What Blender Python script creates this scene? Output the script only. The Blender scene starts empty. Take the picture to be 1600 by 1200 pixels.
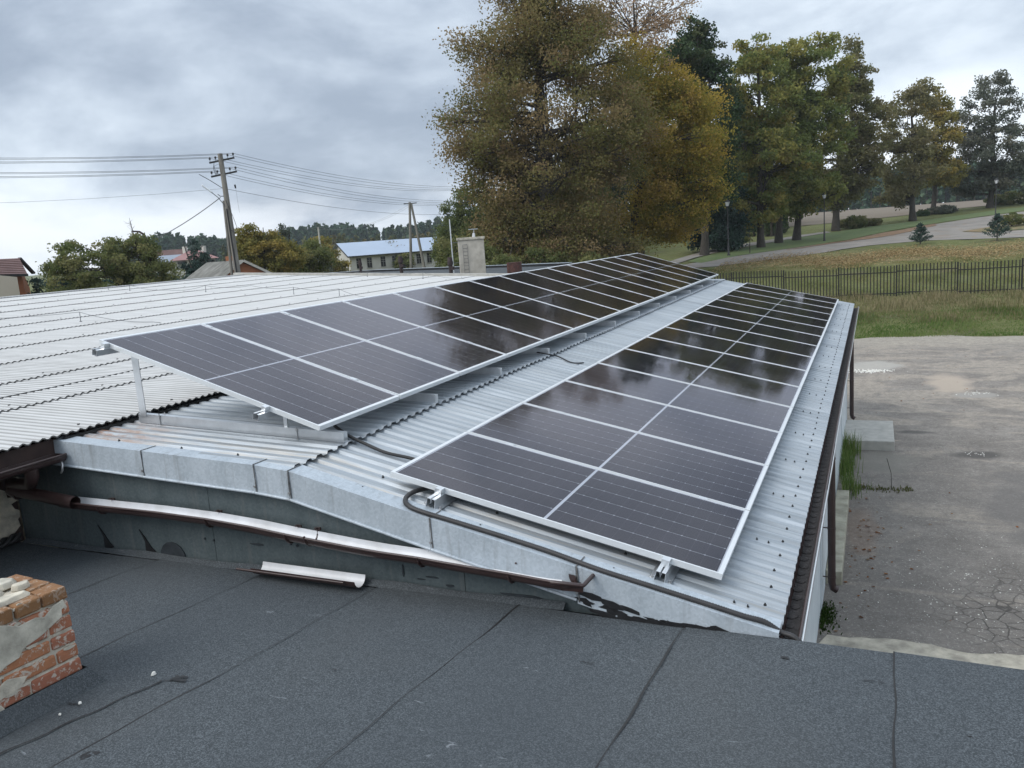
import bpy, math, random
import numpy as np
from mathutils import Vector, Matrix
random.seed(7)
RNG = np.random.default_rng(11)
SC = bpy.context.scene
COL = SC.collection
R = math.radians

# ------------------------------------------------------------------ camera, sky, sun, exposure
cam_data = bpy.data.cameras.new('camera')
cam = bpy.data.objects.new('camera', cam_data)
COL.objects.link(cam)
SC.camera = cam
cam_data.sensor_width = 36.0
cam_data.lens = 28.557
cam_data.clip_start = 0.05
cam_data.clip_end = 3000
FWD = Vector((-0.4066688, 0.8971171, -0.1726309))
RGT = Vector((0.9135633, 0.4003188, -0.0717419))
UPV = Vector((-0.0047465, 0.1868844, 0.9823704))
m3 = Matrix((RGT, UPV, -FWD)).transposed()
cam.matrix_world = m3.to_4x4()

SUN_EL, SUN_AZ = 42.0, 215.0      # azimuth from +Y clockwise; the bright part of the overcast is behind-left
sun_data = bpy.data.lights.new('sun', 'SUN')
sun_data.energy = 1.35
sun_data.angle = R(35)
sun_data.color = (1.0, 0.97, 0.93)
sun = bpy.data.objects.new('sun', sun_data)
COL.objects.link(sun)
sd = Vector((math.sin(R(SUN_AZ)) * math.cos(R(SUN_EL)), math.cos(R(SUN_AZ)) * math.cos(R(SUN_EL)), math.sin(R(SUN_EL))))
sun.rotation_euler = sd.to_track_quat('Z', 'Y').to_euler()

SC.render.engine = 'CYCLES'
SC.view_settings.view_transform = 'Standard'
SC.view_settings.look = 'None'
SC.view_settings.exposure = 0.48
SC.view_settings.gamma = 1.0
SC.view_settings.use_curve_mapping = False
SC.cycles.max_bounces = 6
SC.cycles.transparent_max_bounces = 12
SC.cycles.use_adaptive_sampling = True

OFFB = (4.7, 12.3, 4.1)
OFFM = (2.3, 6.2, 1.0)
def build_world():
    w = bpy.data.worlds.new('World')
    SC.world = w
    w.use_nodes = True
    nt = w.node_tree
    nt.nodes.clear()
    N = lambda t: nt.nodes.new(t)
    def mth(op, a, b=None, c=None, clamp=False):
        n = N('ShaderNodeMath'); n.operation = op; n.use_clamp = clamp
        for i, v in enumerate((a, b, c)):
            if v is None: continue
            if isinstance(v, (int, float)): n.inputs[i].default_value = v
            else: nt.links.new(v, n.inputs[i])
        return n.outputs[0]
    out = N('ShaderNodeOutputWorld'); bg = N('ShaderNodeBackground')
    sky = N('ShaderNodeTexSky'); sky.sky_type = 'NISHITA'; sky.sun_disc = False
    sky.sun_elevation = R(SUN_EL); sky.sun_rotation = R(SUN_AZ); sky.air_density = 1.2; sky.dust_density = 1.5
    tc = N('ShaderNodeTexCoord'); sp = N('ShaderNodeSeparateXYZ')
    nt.links.new(tc.outputs['Generated'], sp.inputs[0])
    z = mth('MAXIMUM', sp.outputs[2], 0.0)
    # cloud layer: flattened towards the horizon, clumpy overhead
    zz = mth('POWER', mth('ADD', z, 0.02), 0.8)
    cb = N('ShaderNodeCombineXYZ'); nt.links.new(sp.outputs[0], cb.inputs[0]); nt.links.new(sp.outputs[1], cb.inputs[1]); nt.links.new(mth('MULTIPLY', zz, 2.0), cb.inputs[2])
    def noise(scale, det, rough, dist, off, vec=cb.outputs[0]):
        mp = N('ShaderNodeMapping'); mp.inputs['Location'].default_value = off
        nt.links.new(vec, mp.inputs['Vector'])
        n = N('ShaderNodeTexNoise'); n.inputs['Scale'].default_value = scale; n.inputs['Detail'].default_value = det
        n.inputs['Roughness'].default_value = rough; n.inputs['Distortion'].default_value = dist
        nt.links.new(mp.outputs[0], n.inputs['Vector'])
        return n.outputs[0]
    big = noise(1.5, 3.0, 0.5, 0.3, OFFB)
    mid = noise(3.4, 9.0, 0.56, 0.35, OFFM)
    fin = noise(9.0, 5.0, 0.55, 0.3, (1.3, 5.2, 2.0))
    s = mth('ADD', mth('MULTIPLY', big, 0.56), mth('MULTIPLY', mid, 0.48))
    s = mth('ADD', s, mth('MULTIPLY', fin, 0.12))
    ramp = N('ShaderNodeValToRGB'); nt.links.new(s, ramp.inputs[0])
    cr = ramp.color_ramp; cr.interpolation = 'B_SPLINE'
    cr.elements[0].position = 0.465; cr.elements[0].color = (0.27, 0.325, 0.41, 1)
    cr.elements[1].position = 0.71; cr.elements[1].color = (0.80, 0.86, 0.925, 1)
    e = cr.elements.new(0.535); e.color = (0.41, 0.475, 0.565, 1)
    e = cr.elements.new(0.60); e.color = (0.565, 0.64, 0.725, 1)
    # bright broken cloud just above the horizon
    hz = N('ShaderNodeMapRange'); hz.inputs['From Min'].default_value = 0.085; hz.inputs['From Max'].default_value = 0.0
    nt.links.new(sp.outputs[2], hz.inputs['Value'])
    hn = N('ShaderNodeMapRange'); hn.inputs['From Min'].default_value = 0.42; hn.inputs['From Max'].default_value = 0.58
    nt.links.new(mth('ADD', mth('MULTIPLY', fin, 0.6), mth('MULTIPLY', mid, 0.4)), hn.inputs['Value'])
    hf = mth('MULTIPLY', mth('MULTIPLY', hz.outputs[0], hn.outputs[0]), 1.1, clamp=True)
    mx = N('ShaderNodeMixRGB'); nt.links.new(hf, mx.inputs[0]); nt.links.new(ramp.outputs[0], mx.inputs[1])
    mx.inputs[2].default_value = (0.80, 0.83, 0.87, 1)
    # overcast brightening towards the zenith
    g = N('ShaderNodeMapRange'); g.inputs['From Min'].default_value = 0.25; g.inputs['From Max'].default_value = 1.0
    g.inputs['To Min'].default_value = 1.0; g.inputs['To Max'].default_value = 1.6
    nt.links.new(z, g.inputs['Value'])
    ml = N('ShaderNodeMixRGB'); ml.blend_type = 'MULTIPLY'; ml.inputs[0].default_value = 1.0
    nt.links.new(mx.outputs[0], ml.inputs[1]); nt.links.new(g.outputs[0], ml.inputs[2])
    sk = N('ShaderNodeMixRGB'); sk.blend_type = 'MULTIPLY'; sk.inputs[0].default_value = 1.0
    nt.links.new(sky.outputs[0], sk.inputs[1]); sk.inputs[2].default_value = (0.1, 0.1, 0.1, 1)
    fm = N('ShaderNodeMixRGB'); fm.inputs[0].default_value = 0.94
    nt.links.new(sk.outputs[0], fm.inputs[1]); nt.links.new(ml.outputs[0], fm.inputs[2])
    nt.links.new(fm.outputs[0], bg.inputs['Color']); bg.inputs['Strength'].default_value = 1.0
    nt.links.new(bg.outputs[0], out.inputs[0])
build_world()

# ------------------------------------------------------------------ material helpers
class MAT:
    def __init__(s, name, pos=False):
        s.m = bpy.data.materials.new(name); s.m.use_nodes = True
        s.nt = s.m.node_tree; s.nt.nodes.clear()
        s.out = s.n('ShaderNodeOutputMaterial'); s.b = s.n('ShaderNodeBsdfPrincipled')
        s.l(s.b.outputs[0], s.out.inputs[0])
        s.tc = s.n('ShaderNodeTexCoord')
        s.P = s.n('ShaderNodeNewGeometry').outputs['Position'] if pos else s.tc.outputs['Object']
    def n(s, t): return s.nt.nodes.new(t)
    def l(s, a, b): s.nt.links.new(a, b)
    def put(s, sock, v):
        if isinstance(v, (int, float)): sock.default_value = v
        elif isinstance(v, (tuple, list)): sock.default_value = tuple(v) + ((1,) if len(v) == 3 and sock.type == 'RGBA' else ())
        else: s.l(v, sock)
    def set(s, **k):
        for a, v in k.items(): s.put(s.b.inputs[a.replace('_', ' ')], v)
        return s
    def math(s, op, a, b=None, clamp=False):
        n = s.n('ShaderNodeMath'); n.operation = op; n.use_clamp = clamp
        s.put(n.inputs[0], a)
        if b is not None: s.put(n.inputs[1], b)
        return n.outputs[0]
    def vec(s, scale=(1, 1, 1), loc=(0, 0, 0), src=None):
        mp = s.n('ShaderNodeMapping'); mp.inputs['Scale'].default_value = scale; mp.inputs['Location'].default_value = loc
        s.l(s.tc.outputs[src] if src else s.P, mp.inputs[0]); return mp.outputs[0]
    def noise(s, scale, det=3, rough=.5, dist=0, vec=None):
        n = s.n('ShaderNodeTexNoise'); n.inputs['Scale'].default_value = scale; n.inputs['Detail'].default_value = det
        n.inputs['Roughness'].default_value = rough; n.inputs['Distortion'].default_value = dist
        s.l(vec if vec is not None else s.P, n.inputs['Vector']); return n.outputs[0]
    def voro(s, scale, feat='F1', out='Distance', vec=None, rnd=1):
        n = s.n('ShaderNodeTexVoronoi'); n.feature = feat; n.inputs['Scale'].default_value = scale
        n.inputs['Randomness'].default_value = rnd
        s.l(vec if vec is not None else s.P, n.inputs['Vector']); return n.outputs[out]
    def rng(s, v, a, b, c=0., d=1.):
        n = s.n('ShaderNodeMapRange'); s.put(n.inputs['Value'], v)
        for k, x in zip(('From Min', 'From Max', 'To Min', 'To Max'), (a, b, c, d)): n.inputs[k].default_value = x
        return n.outputs[0]
    def mix(s, f, a, b, mode='MIX'):
        n = s.n('ShaderNodeMixRGB'); n.blend_type = mode
        s.put(n.inputs[0], f); s.put(n.inputs[1], a); s.put(n.inputs[2], b); return n.outputs[0]
    def ramp(s, f, pts):
        n = s.n('ShaderNodeValToRGB'); s.put(n.inputs[0], f); cr = n.color_ramp
        cr.elements[0].position = pts[0][0]; cr.elements[0].color = tuple(pts[0][1]) + (1,)
        cr.elements[1].position = pts[-1][0]; cr.elements[1].color = tuple(pts[-1][1]) + (1,)
        for p, c in pts[1:-1]:
            e = cr.elements.new(p); e.color = tuple(c) + (1,)
        return n.outputs[0]
    def bump(s, h, strength=.3, dist=.01):
        n = s.n('ShaderNodeBump'); n.inputs['Strength'].default_value = strength; n.inputs['Distance'].default_value = dist
        s.l(h, n.inputs['Height']); s.l(n.outputs[0], s.b.inputs['Normal']); return s

def simple(name, col, rough=.6, metal=0., var=.15, nscale=6., spec=.5, dark=None, bump=0, vecs=(1, 1, 1)):
    m = MAT(name)
    v = m.vec(vecs)
    n1 = m.noise(nscale, 5, .6, 0, v)
    lo = dark if dark else tuple(c * (1 - var) for c in col)
    hi = tuple(min(1, c * (1 + var)) for c in col)
    c = m.mix(m.rng(n1, .3, .7), lo, hi)
    m.set(Base_Color=c, Roughness=rough, Metallic=metal)
    m.b.inputs['Specular IOR Level'].default_value = spec
    if bump: m.bump(m.noise(nscale * 8, 4, .6), bump, .004)
    return m.m

M = {}
# --- galvanised corrugated roof sheet: rib-wise streaks, rust near the break
def mat_galv_roof():
    m = MAT('galvanised_roof', True)
    st = m.noise(1.0, 6, .65, 0, m.vec((.5, 30, 1)))
    st2 = m.noise(3., 4, .6, 0, m.vec((1.2, 9, 1), (4, 2, 0)))
    ck = m.noise(1.7, 3, .5, 0, m.vec((.3, 1.6, 1)))
    base = m.ramp(st, [(.3, (.22, .245, .265)), (.5, (.33, .365, .395)), (.7, (.45, .49, .525))])
    base = m.mix(m.rng(st2, .45, .7, 0, .35), base, (.30, .315, .32))
    base = m.mix(m.rng(ck, .42, .68, 0, .4), base, (.48, .51, .53))
    sp = m.n('ShaderNodeSeparateXYZ'); m.l(m.P, sp.inputs[0])
    near = m.rng(sp.outputs[1], 4.75, 4.25)
    rust = m.math('MULTIPLY', m.rng(m.noise(2.6, 5, .7, 0, m.vec((.35, 9, 1), (1, 3, 0))), .50, .62), near, True)
    base = m.mix(m.math('MULTIPLY', rust, .5), base, (.42, .37, .30))
    sb = m.math('MULTIPLY', m.math('MULTIPLY', m.rng(sp.outputs[0], -4.6, -5.3), near), m.rng(m.noise(9, 5, .7, 0, m.vec((.6, 3, 1))), .42, .6), True)
    base = m.mix(sb, base, (.26, .13, .07))
    spot = m.rng(m.voro(42, vec=m.vec((.6, 1, 1))), .10, .03)
    base = m.mix(m.math('MULTIPLY', spot, .35), base, (.25, .24, .22))
    m.set(Base_Color=base, Metallic=.30, Roughness=m.rng(st2, .3, .7, .40, .58))
    m.bump(m.noise(5, 3, .5, 0, m.vec((1, 3, 1))), .12, .01)
    return m.m
M['galv_roof'] = mat_galv_roof()
def mat_spangle(name, lo, hi, rough=.42, metal=.6):
    m = MAT(name, True)
    v = m.voro(75, out='Color'); sp = m.n('ShaderNodeSeparateXYZ'); m.l(v, sp.inputs[0])
    n = m.noise(2.2, 5, .6, 0, m.vec((3, 1, .5)))
    f = m.math('ADD', m.math('MULTIPLY', sp.outputs[0], .45), m.math('MULTIPLY', m.rng(n, .3, .7), .55))
    c = m.mix(f, lo, hi)
    drip = m.rng(m.noise(6, 4, .6, 0, m.vec((2.5, 1, .25), (7, 0, 0))), .56, .72, 0, .5)
    c = m.mix(drip, c, (.20, .205, .20))
    m.set(Base_Color=c, Metallic=metal, Roughness=m.rng(sp.outputs[1], 0, 1, rough - .06, rough + .1))
    m.bump(m.noise(4, 3, .5), .25, .02)
    return m.m
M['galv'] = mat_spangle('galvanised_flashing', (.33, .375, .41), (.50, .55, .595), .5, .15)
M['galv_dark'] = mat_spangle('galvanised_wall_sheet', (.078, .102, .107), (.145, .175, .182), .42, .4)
def mat_white_roof():
    m = MAT('white_painted_sheet', True)
    n = m.noise(1.1, 5, .6, 0, m.vec((1.2, 6, 1)))
    n2 = m.noise(.7, 3, .5, 0, m.vec((.5, .4, 1)))
    c = m.ramp(n, [(.3, (.455, .45, .435)), (.55, (.535, .53, .515)), (.75, (.59, .59, .58))])
    c = m.mix(m.rng(n2, .35, .7, 0, .35), c, (.50, .50, .485))
    d = m.rng(m.noise(14, 5, .7, 0, m.vec((1, 2, 1), (3, 3, 0))), .66, .76, 0, .55)
    c = m.mix(d, c, (.33, .31, .28))
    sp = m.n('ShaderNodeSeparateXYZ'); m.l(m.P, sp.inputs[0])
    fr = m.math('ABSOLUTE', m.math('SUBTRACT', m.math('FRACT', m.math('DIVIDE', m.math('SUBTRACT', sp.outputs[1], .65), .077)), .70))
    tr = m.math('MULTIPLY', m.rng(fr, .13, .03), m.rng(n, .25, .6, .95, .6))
    c = m.mix(tr, c, (.20, .195, .185))  # rib shading painted as dark lines on the slope facing the camera
    m.set(Base_Color=c, Roughness=.55)
    return m.m
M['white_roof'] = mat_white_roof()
M['lap_grime'] = simple('lap_edge_grime', (.12, .115, .11), .9, var=.6, nscale=22)
def mat_felt():
    m = MAT('mineral_felt', True)
    g = m.noise(250, 3, .8); g2 = m.voro(210, out='Color'); sp = m.n('ShaderNodeSeparateXYZ'); m.l(g2, sp.inputs[0])
    n = m.noise(.9, 4, .55, 0, m.vec((1, .7, 1)))
    f = m.math('ADD', m.math('MULTIPLY', g, .45), m.math('MULTIPLY', sp.outputs[0], .55))
    c = m.ramp(f, [(.25, (.028, .034, .038)), (.5, (.054, .063, .069)), (.78, (.115, .130, .141))])
    c = m.mix(m.rng(n, .35, .65, 0, .45), c, (.044, .052, .059))
    brown = m.rng(m.noise(.5, 3, .5, 0, m.vec((1, 1, 1), (9, 4, 0))), .5, .65, 0, .25)
    c = m.mix(brown, c, (.080, .082, .080))
    fleck = m.rng(m.voro(38), .06, .035, 0, .6)
    c = m.mix(fleck, c, (.34, .36, .38))
    scuff = m.math('MULTIPLY', m.rng(m.noise(7, 6, .7, .6, m.vec((1, 3.5, 1), (2, 8, 0))), .64, .70), m.rng(m.noise(1.6, 2, .5, 0, m.vec((1, 1, 1), (5, 5, 0))), .53, .62))
    c = m.mix(m.math('MULTIPLY', scuff, .55), c, (.30, .32, .34))
    tar = m.math('MULTIPLY', m.rng(m.noise(11, 6, .7, .5, m.vec((1, 2.6, 1), (12, 3, 0))), .66, .70), m.rng(m.noise(2.2, 2, .5, 0, m.vec((1, 1, 1), (1, 9, 0))), .55, .62))
    c = m.mix(m.math('MULTIPLY', tar, .8), c, (.02, .02, .022))
    m.set(Base_Color=c, Roughness=.88)
    m.bump(g, .5, .003)
    return m.m
M['felt'] = mat_felt()
M['bitumen'] = simple('bitumen_bead', (.012, .011, .011), .6, var=.5, nscale=40)
M['tar'] = simple('black_tar', (.012, .012, .013), .45, var=.5, nscale=18, bump=.5)
def mat_brown(name, c, rough=.35):
    m = MAT(name)
    n = m.noise(3, 5, .6); d = m.noise(24, 4, .7)
    col = m.mix(m.rng(n, .35, .7, 0, .5), c, tuple(x * 1.7 + .01 for x in c))
    col = m.mix(m.rng(d, .6, .75, 0, .4), col, (.12, .10, .09))
    m.set(Base_Color=col, Roughness=m.rng(n, .3, .7, rough - .08, rough + .15))
    m.b.inputs['Coat Weight'].default_value = .15
    return m.m
M['brown'] = mat_brown('brown_gutter_coating', (.034, .018, .016))
M['gutter_dark'] = simple('silt_and_rib_shade', (.035, .031, .030), .95, var=.4, nscale=30, bump=.6)
M['white_in'] = simple('white_gutter_lining', (.66, .67, .69), .35, var=.05, nscale=5, dark=(.52, .52, .52))
M['wall_white'] = simple('white_wall_cladding', (.66, .71, .73), .45, var=.05, nscale=2, dark=(.57, .62, .64))
M['alu'] = simple('anodised_aluminium', (.68, .70, .72), .32, .75, var=.08, nscale=12)
M['alu_frame'] = simple('panel_frame_aluminium', (.72, .74, .75), .38, .35, var=.04, nscale=9)
M['steel'] = simple('zinc_screw', (.5, .5, .5), .4, .8)
M['rubber'] = simple('black_rubber', (.02, .02, .02), .7)
M['conduit'] = simple('black_conduit', (.030, .028, .028), .5, var=.3, nscale=12)
M['backsheet'] = simple('white_backsheet', (.75, .77, .80), .5, var=.02)
def mat_cell():
    m = MAT('solar_cell')
    # x runs along the cell string (half cells 0.0855 m apart), y across it
    sp = m.n('ShaderNodeSeparateXYZ'); m.l(m.tc.outputs['Object'], sp.inputs[0])
    fx = m.math('FRACT', m.math('DIVIDE', m.math('ADD', sp.outputs[0], 20.), .0843))
    gap = m.math('MAXIMUM', m.rng(fx, .016, .0), m.rng(fx, .984, 1.))
    fy = m.math('FRACT', m.math('DIVIDE', m.math('ADD', sp.outputs[1], 20.), .0185))
    bus = m.math('MAXIMUM', m.rng(fy, .03, .0), m.rng(fy, .97, 1.))
    ex = m.math('ABSOLUTE', m.math('SUBTRACT', fx, .5)); ey = m.math('ABSOLUTE', m.math('SUBTRACT', sp.outputs[1], .0833))
    dsp = m.math('ADD', m.math('MULTIPLY', m.math('SUBTRACT', .5, ex), .0843), m.math('SUBTRACT', .0833, ey))
    dia = m.math('LESS_THAN', dsp, .0078)
    oi = m.n('ShaderNodeObjectInfo')
    c = m.mix(m.rng(oi.outputs['Random'], 0, 1), (.012, .011, .013), (.016, .016, .024))
    c = m.mix(m.math('MULTIPLY', bus, .22), c, (.32, .32, .34))
    c = m.mix(m.math('MULTIPLY', gap, .30), c, (.30, .31, .34))
    c = m.mix(dia, c, (.48, .50, .53))
    m.set(Base_Color=c, Roughness=.35)
    return m.m
M['cell'] = mat_cell()
def mat_glass():
    m = MAT('panel_glass')
    tr = m.n('ShaderNodeBsdfTransparent'); gl = m.n('ShaderNodeBsdfGlossy'); fr = m.n('ShaderNodeFresnel'); mx = m.n('ShaderNodeMixShader')
    fr.inputs['IOR'].default_value = 1.40
    df = m.n('ShaderNodeBsdfDiffuse'); df.inputs['Color'].default_value = (.42, .40, .42, 1)
    n = m.noise(2.5, 4, .6); gl.inputs['Color'].default_value = (.93, .90, .97, 1)
    m.l(m.rng(n, .3, .7, .035, .085), gl.inputs['Roughness'])
    mx2 = m.n('ShaderNodeMixShader'); m.l(m.rng(n, .3, .7, .004, .018), mx2.inputs[0]); m.l(tr.outputs[0], mx2.inputs[1]); m.l(df.outputs[0], mx2.inputs[2])
    m.l(fr.outputs[0], mx.inputs[0]); m.l(mx2.outputs[0], mx.inputs[1]); m.l(gl.outputs[0], mx.inputs[2])
    m.l(mx.outputs[0], m.out.inputs[0])
    return m.m
M['glass'] = mat_glass()
def mat_brick(name, c1, c2, white=.35):
    m = MAT(name)
    oi = m.n('ShaderNodeObjectInfo')
    n = m.noise(14, 6, .7); n2 = m.noise(30, 5, .7, .5, m.vec((1, 1, 1), (3, 1, 2)))
    c = m.mix(oi.outputs['Random'], c1, c2)
    c = m.mix(m.rng(n, .35, .75, 0, .55), c, tuple(x * .55 for x in c1))
    c = m.mix(m.rng(n2, .53, .6, 0, white), c, (.50, .45, .38))
    m.set(Base_Color=c, Roughness=.9); m.bump(n2, .6, .006)
    return m.m
M['brick'] = mat_brick('worn_red_brick', (.43, .185, .09), (.34, .125, .078), .85)
M['brick_lichen'] = mat_brick('lichened_brick', (.26, .125, .055), (.24, .12, .05), .35)
M['mortar'] = simple('old_lime_mortar', (.47, .425, .345), .95, var=.3, nscale=16, bump=.9)
M['plaster_old'] = simple('cracked_cement_render', (.46, .425, .35), .92, var=.35, nscale=9, dark=(.27, .25, .205), bump=.8)
M['plaster_pale'] = simple('pale_cement_cap', (.52, .47, .375), .92, var=.3, nscale=12, dark=(.27, .25, .21), bump=.9)
M['concrete'] = simple('pale_concrete', (.42, .405, .365), .9, var=.18, nscale=5, bump=.4)
M['concrete_mossy'] = simple('mossy_concrete', (.34, .32, .25), .92, var=.3, nscale=4, dark=(.20, .19, .14), bump=.5)
M['wood_dark'] = simple('brown_fascia', (.045, .026, .022), .7, var=.4, nscale=6)
M['wood_pole'] = simple('weathered_pole_wood', (.23, .215, .185), .9, var=.3, nscale=3, vecs=(3, 3, .4), dark=(.12, .11, .095))
M['iron'] = simple('black_iron', (.022, .022, .022), .6)
M['iron_fence'] = simple('dark_fence_paint', (.014, .012, .010), .65, var=.3)
M['rust'] = simple('rusted_steel', (.085, .035, .028), .85, var=.5, nscale=8, dark=(.035, .02, .018))
M['shade_metal'] = simple('dull_dark_metal', (.035, .042, .048), .6, .3, var=.4, nscale=14)
M['vent'] = simple('dark_vent_metal', (.040, .027, .026), .8, var=.4, nscale=8)
M['wire'] = simple('wire_grey', (.14, .145, .15), .6)
M['cable'] = simple('black_cable', (.02, .02, .02), .6)
M['bark'] = simple('bark', (.060, .052, .042), .95, var=.4, nscale=5, vecs=(3, 3, .6))
M['paper'] = simple('white_scrap', (.72, .70, .64), .8, var=.1, nscale=30)
M['lampglass'] = simple('lantern_glass', (.75, .78, .80), .3, var=.03)

def mat_leaf(name, cols, trans=.35):
    m = MAT(name)
    at = m.n('ShaderNodeAttribute'); at.attribute_name = 'hue'; at.attribute_type = 'GEOMETRY'
    pts = [(i / (len(cols) - 1), c) for i, c in enumerate(cols)]
    c = m.ramp(at.outputs['Fac'], pts)
    di = m.n('ShaderNodeBsdfDiffuse'); tl = m.n('ShaderNodeBsdfTranslucent'); mx = m.n('ShaderNodeMixShader')
    m.l(c, di.inputs['Color']); m.l(c, tl.inputs['Color']); mx.inputs[0].default_value = trans
    m.l(di.outputs[0], mx.inputs[1]); m.l(tl.outputs[0], mx.inputs[2]); m.l(mx.outputs[0], m.out.inputs[0])
    return m.m

# ------------------------------------------------------------------ object helpers
def tag(o, label=None, cat=None, group=None, kind=None):
    if label: o['label'] = label
    if cat: o['category'] = cat
    if group: o['group'] = group
    if kind: o['kind'] = kind
    return o
def thing(name, label, cat, loc=(0, 0, 0), group=None, rz=0):
    o = bpy.data.objects.new(name, None); COL.objects.link(o); o.empty_display_size = .2
    o.location = loc; o.rotation_euler = (0, 0, rz)
    return tag(o, label, cat, group)
def origin(p):
    v = Vector((0, 0, 0))
    while p is not None: v += Vector(p.location); p = p.parent
    return v
def link(name, me, mat, parent=None):
    o = bpy.data.objects.new(name, me); COL.objects.link(o)
    if parent is not None: o.parent = parent
    if mat is not None:
        for mm in (mat if isinstance(mat, (list, tuple)) else [mat]): me.materials.append(mm)
    return o
def copy_tree(o, parent=None):
    c = o.copy(); COL.objects.link(c); c.parent = parent
    for ch in KIDS.get(o.name, []) or [x for x in o.children]:
        copy_tree(ch, c)
    return c
KIDS = {}
class MB:
    """collects faces in world coordinates (or local ones, world=False) into one mesh"""
    def __init__(s): s.v = []; s.f = []; s.mi = []; s.sm = []
    def add(s, vs, fs, mi=0, smooth=False):
        k = len(s.v); s.v += [tuple(v) for v in vs]
        for f in fs: s.f.append([i + k for i in f]); s.mi.append(mi); s.sm.append(smooth)
        return s
    def box(s, c, h, rot=None, mi=0, jit=0):
        vs = []
        for sx in (-1, 1):
            for sy in (-1, 1):
                for sz in (-1, 1):
                    p = Vector((sx * h[0], sy * h[1], sz * h[2]))
                    if jit: p += Vector([random.uniform(-jit, jit) for _ in range(3)])
                    if rot is not None: p = rot @ p
                    vs.append(p + Vector(c))
        return s.add(vs, [(0, 1, 3, 2), (4, 6, 7, 5), (0, 4, 5, 1), (2, 3, 7, 6), (0, 2, 6, 4), (1, 5, 7, 3)], mi)
    def box2(s, a, b, mi=0):
        a = Vector(a); b = Vector(b)
        return s.box((a + b) / 2, (b - a) / 2, mi=mi)
    def bar(s, a, b, w, h, up=(0, 0, 1), mi=0):
        a = Vector(a); b = Vector(b); d = b - a; x = d.normalized(); u = Vector(up)
        y = u.cross(x).normalized(); z = x.cross(y)
        rot = Matrix((x, y, z)).transposed()
        return s.box((a + b) / 2, (d.length / 2, w / 2, h / 2), rot, mi)
    def tube(s, pts, r, n=8, caps=True, mi=0, smooth=True):
        pts = [Vector(p) for p in pts]; rs = r if isinstance(r, (list, tuple)) else [r] * len(pts)
        vs = []; k = len(pts); prev = None
        for i, p in enumerate(pts):
            d = (pts[min(i + 1, k - 1)] - pts[max(i - 1, 0)]).normalized()
            ref = Vector((0, 0, 1)) if abs(d.z) < .9 else Vector((1, 0, 0))
            x = (prev - prev.dot(d) * d).normalized() if prev is not None and (prev - prev.dot(d) * d).length > 1e-4 else ref.cross(d).normalized()
            prev = x; y = d.cross(x)
            for j in range(n):
                a = 2 * math.pi * j / n
                vs.append(p + x * (rs[i] * math.cos(a)) + y * (rs[i] * math.sin(a)))
        fs = [(i * n + j, i * n + (j + 1) % n, (i + 1) * n + (j + 1) % n, (i + 1) * n + j) for i in range(k - 1) for j in range(n)]
        s.add(vs, fs, mi, smooth)
        if caps:
            s.add(vs[:n], [tuple(range(n))[::-1]], mi); s.add(vs[-n:], [tuple(range(n))], mi)
        return s
    def prism(s, poly, off, mi=0):
        n = len(poly); off = Vector(off)
        a = [Vector(p) for p in poly]; b = [p + off for p in a]
        return s.add(a + b, [tuple(range(n))[::-1], tuple(range(n, 2 * n))] + [(i, (i + 1) % n, n + (i + 1) % n, n + i) for i in range(n)], mi)
    def build(s, name, mat, parent=None, world=True, loc=None):
        off = origin(parent) if (world and parent is not None) else Vector((0, 0, 0))
        if loc is not None: off = off + Vector(loc)
        me = bpy.data.meshes.new(name)
        me.from_pydata([(v[0] - off.x, v[1] - off.y, v[2] - off.z) for v in s.v], [], s.f)
        me.polygons.foreach_set('material_index', s.mi)
        me.polygons.foreach_set('use_smooth', s.sm)
        me.update()
        o = link(name, me, mat, parent)
        if loc is not None: o.location = loc
        return o
def bevel(o, w=.004, seg=2):
    md = o.modifiers.new('bevel', 'BEVEL'); md.width = w; md.segments = seg; md.limit_method = 'ANGLE'
    return o
def np_mesh(name, V, F, mat, parent=None, attr=None):
    """V (n,3) float, F (m,k) int, attr per-face float"""
    me = bpy.data.meshes.new(name); n, (m, k) = len(V), F.shape
    me.vertices.add(n); me.vertices.foreach_set('co', np.ascontiguousarray(V, dtype=np.float32).ravel())
    me.loops.add(m * k); me.loops.foreach_set('vertex_index', np.ascontiguousarray(F, dtype=np.int32).ravel())
    me.polygons.add(m); me.polygons.foreach_set('loop_start', np.arange(0, m * k, k, dtype=np.int32))
    if attr is not None:
        a = me.attributes.new('hue', 'FLOAT', 'FACE'); a.data.foreach_set('value', attr.astype(np.float32))
    me.update(calc_edges=True)
    return link(name, me, mat, parent)

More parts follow.
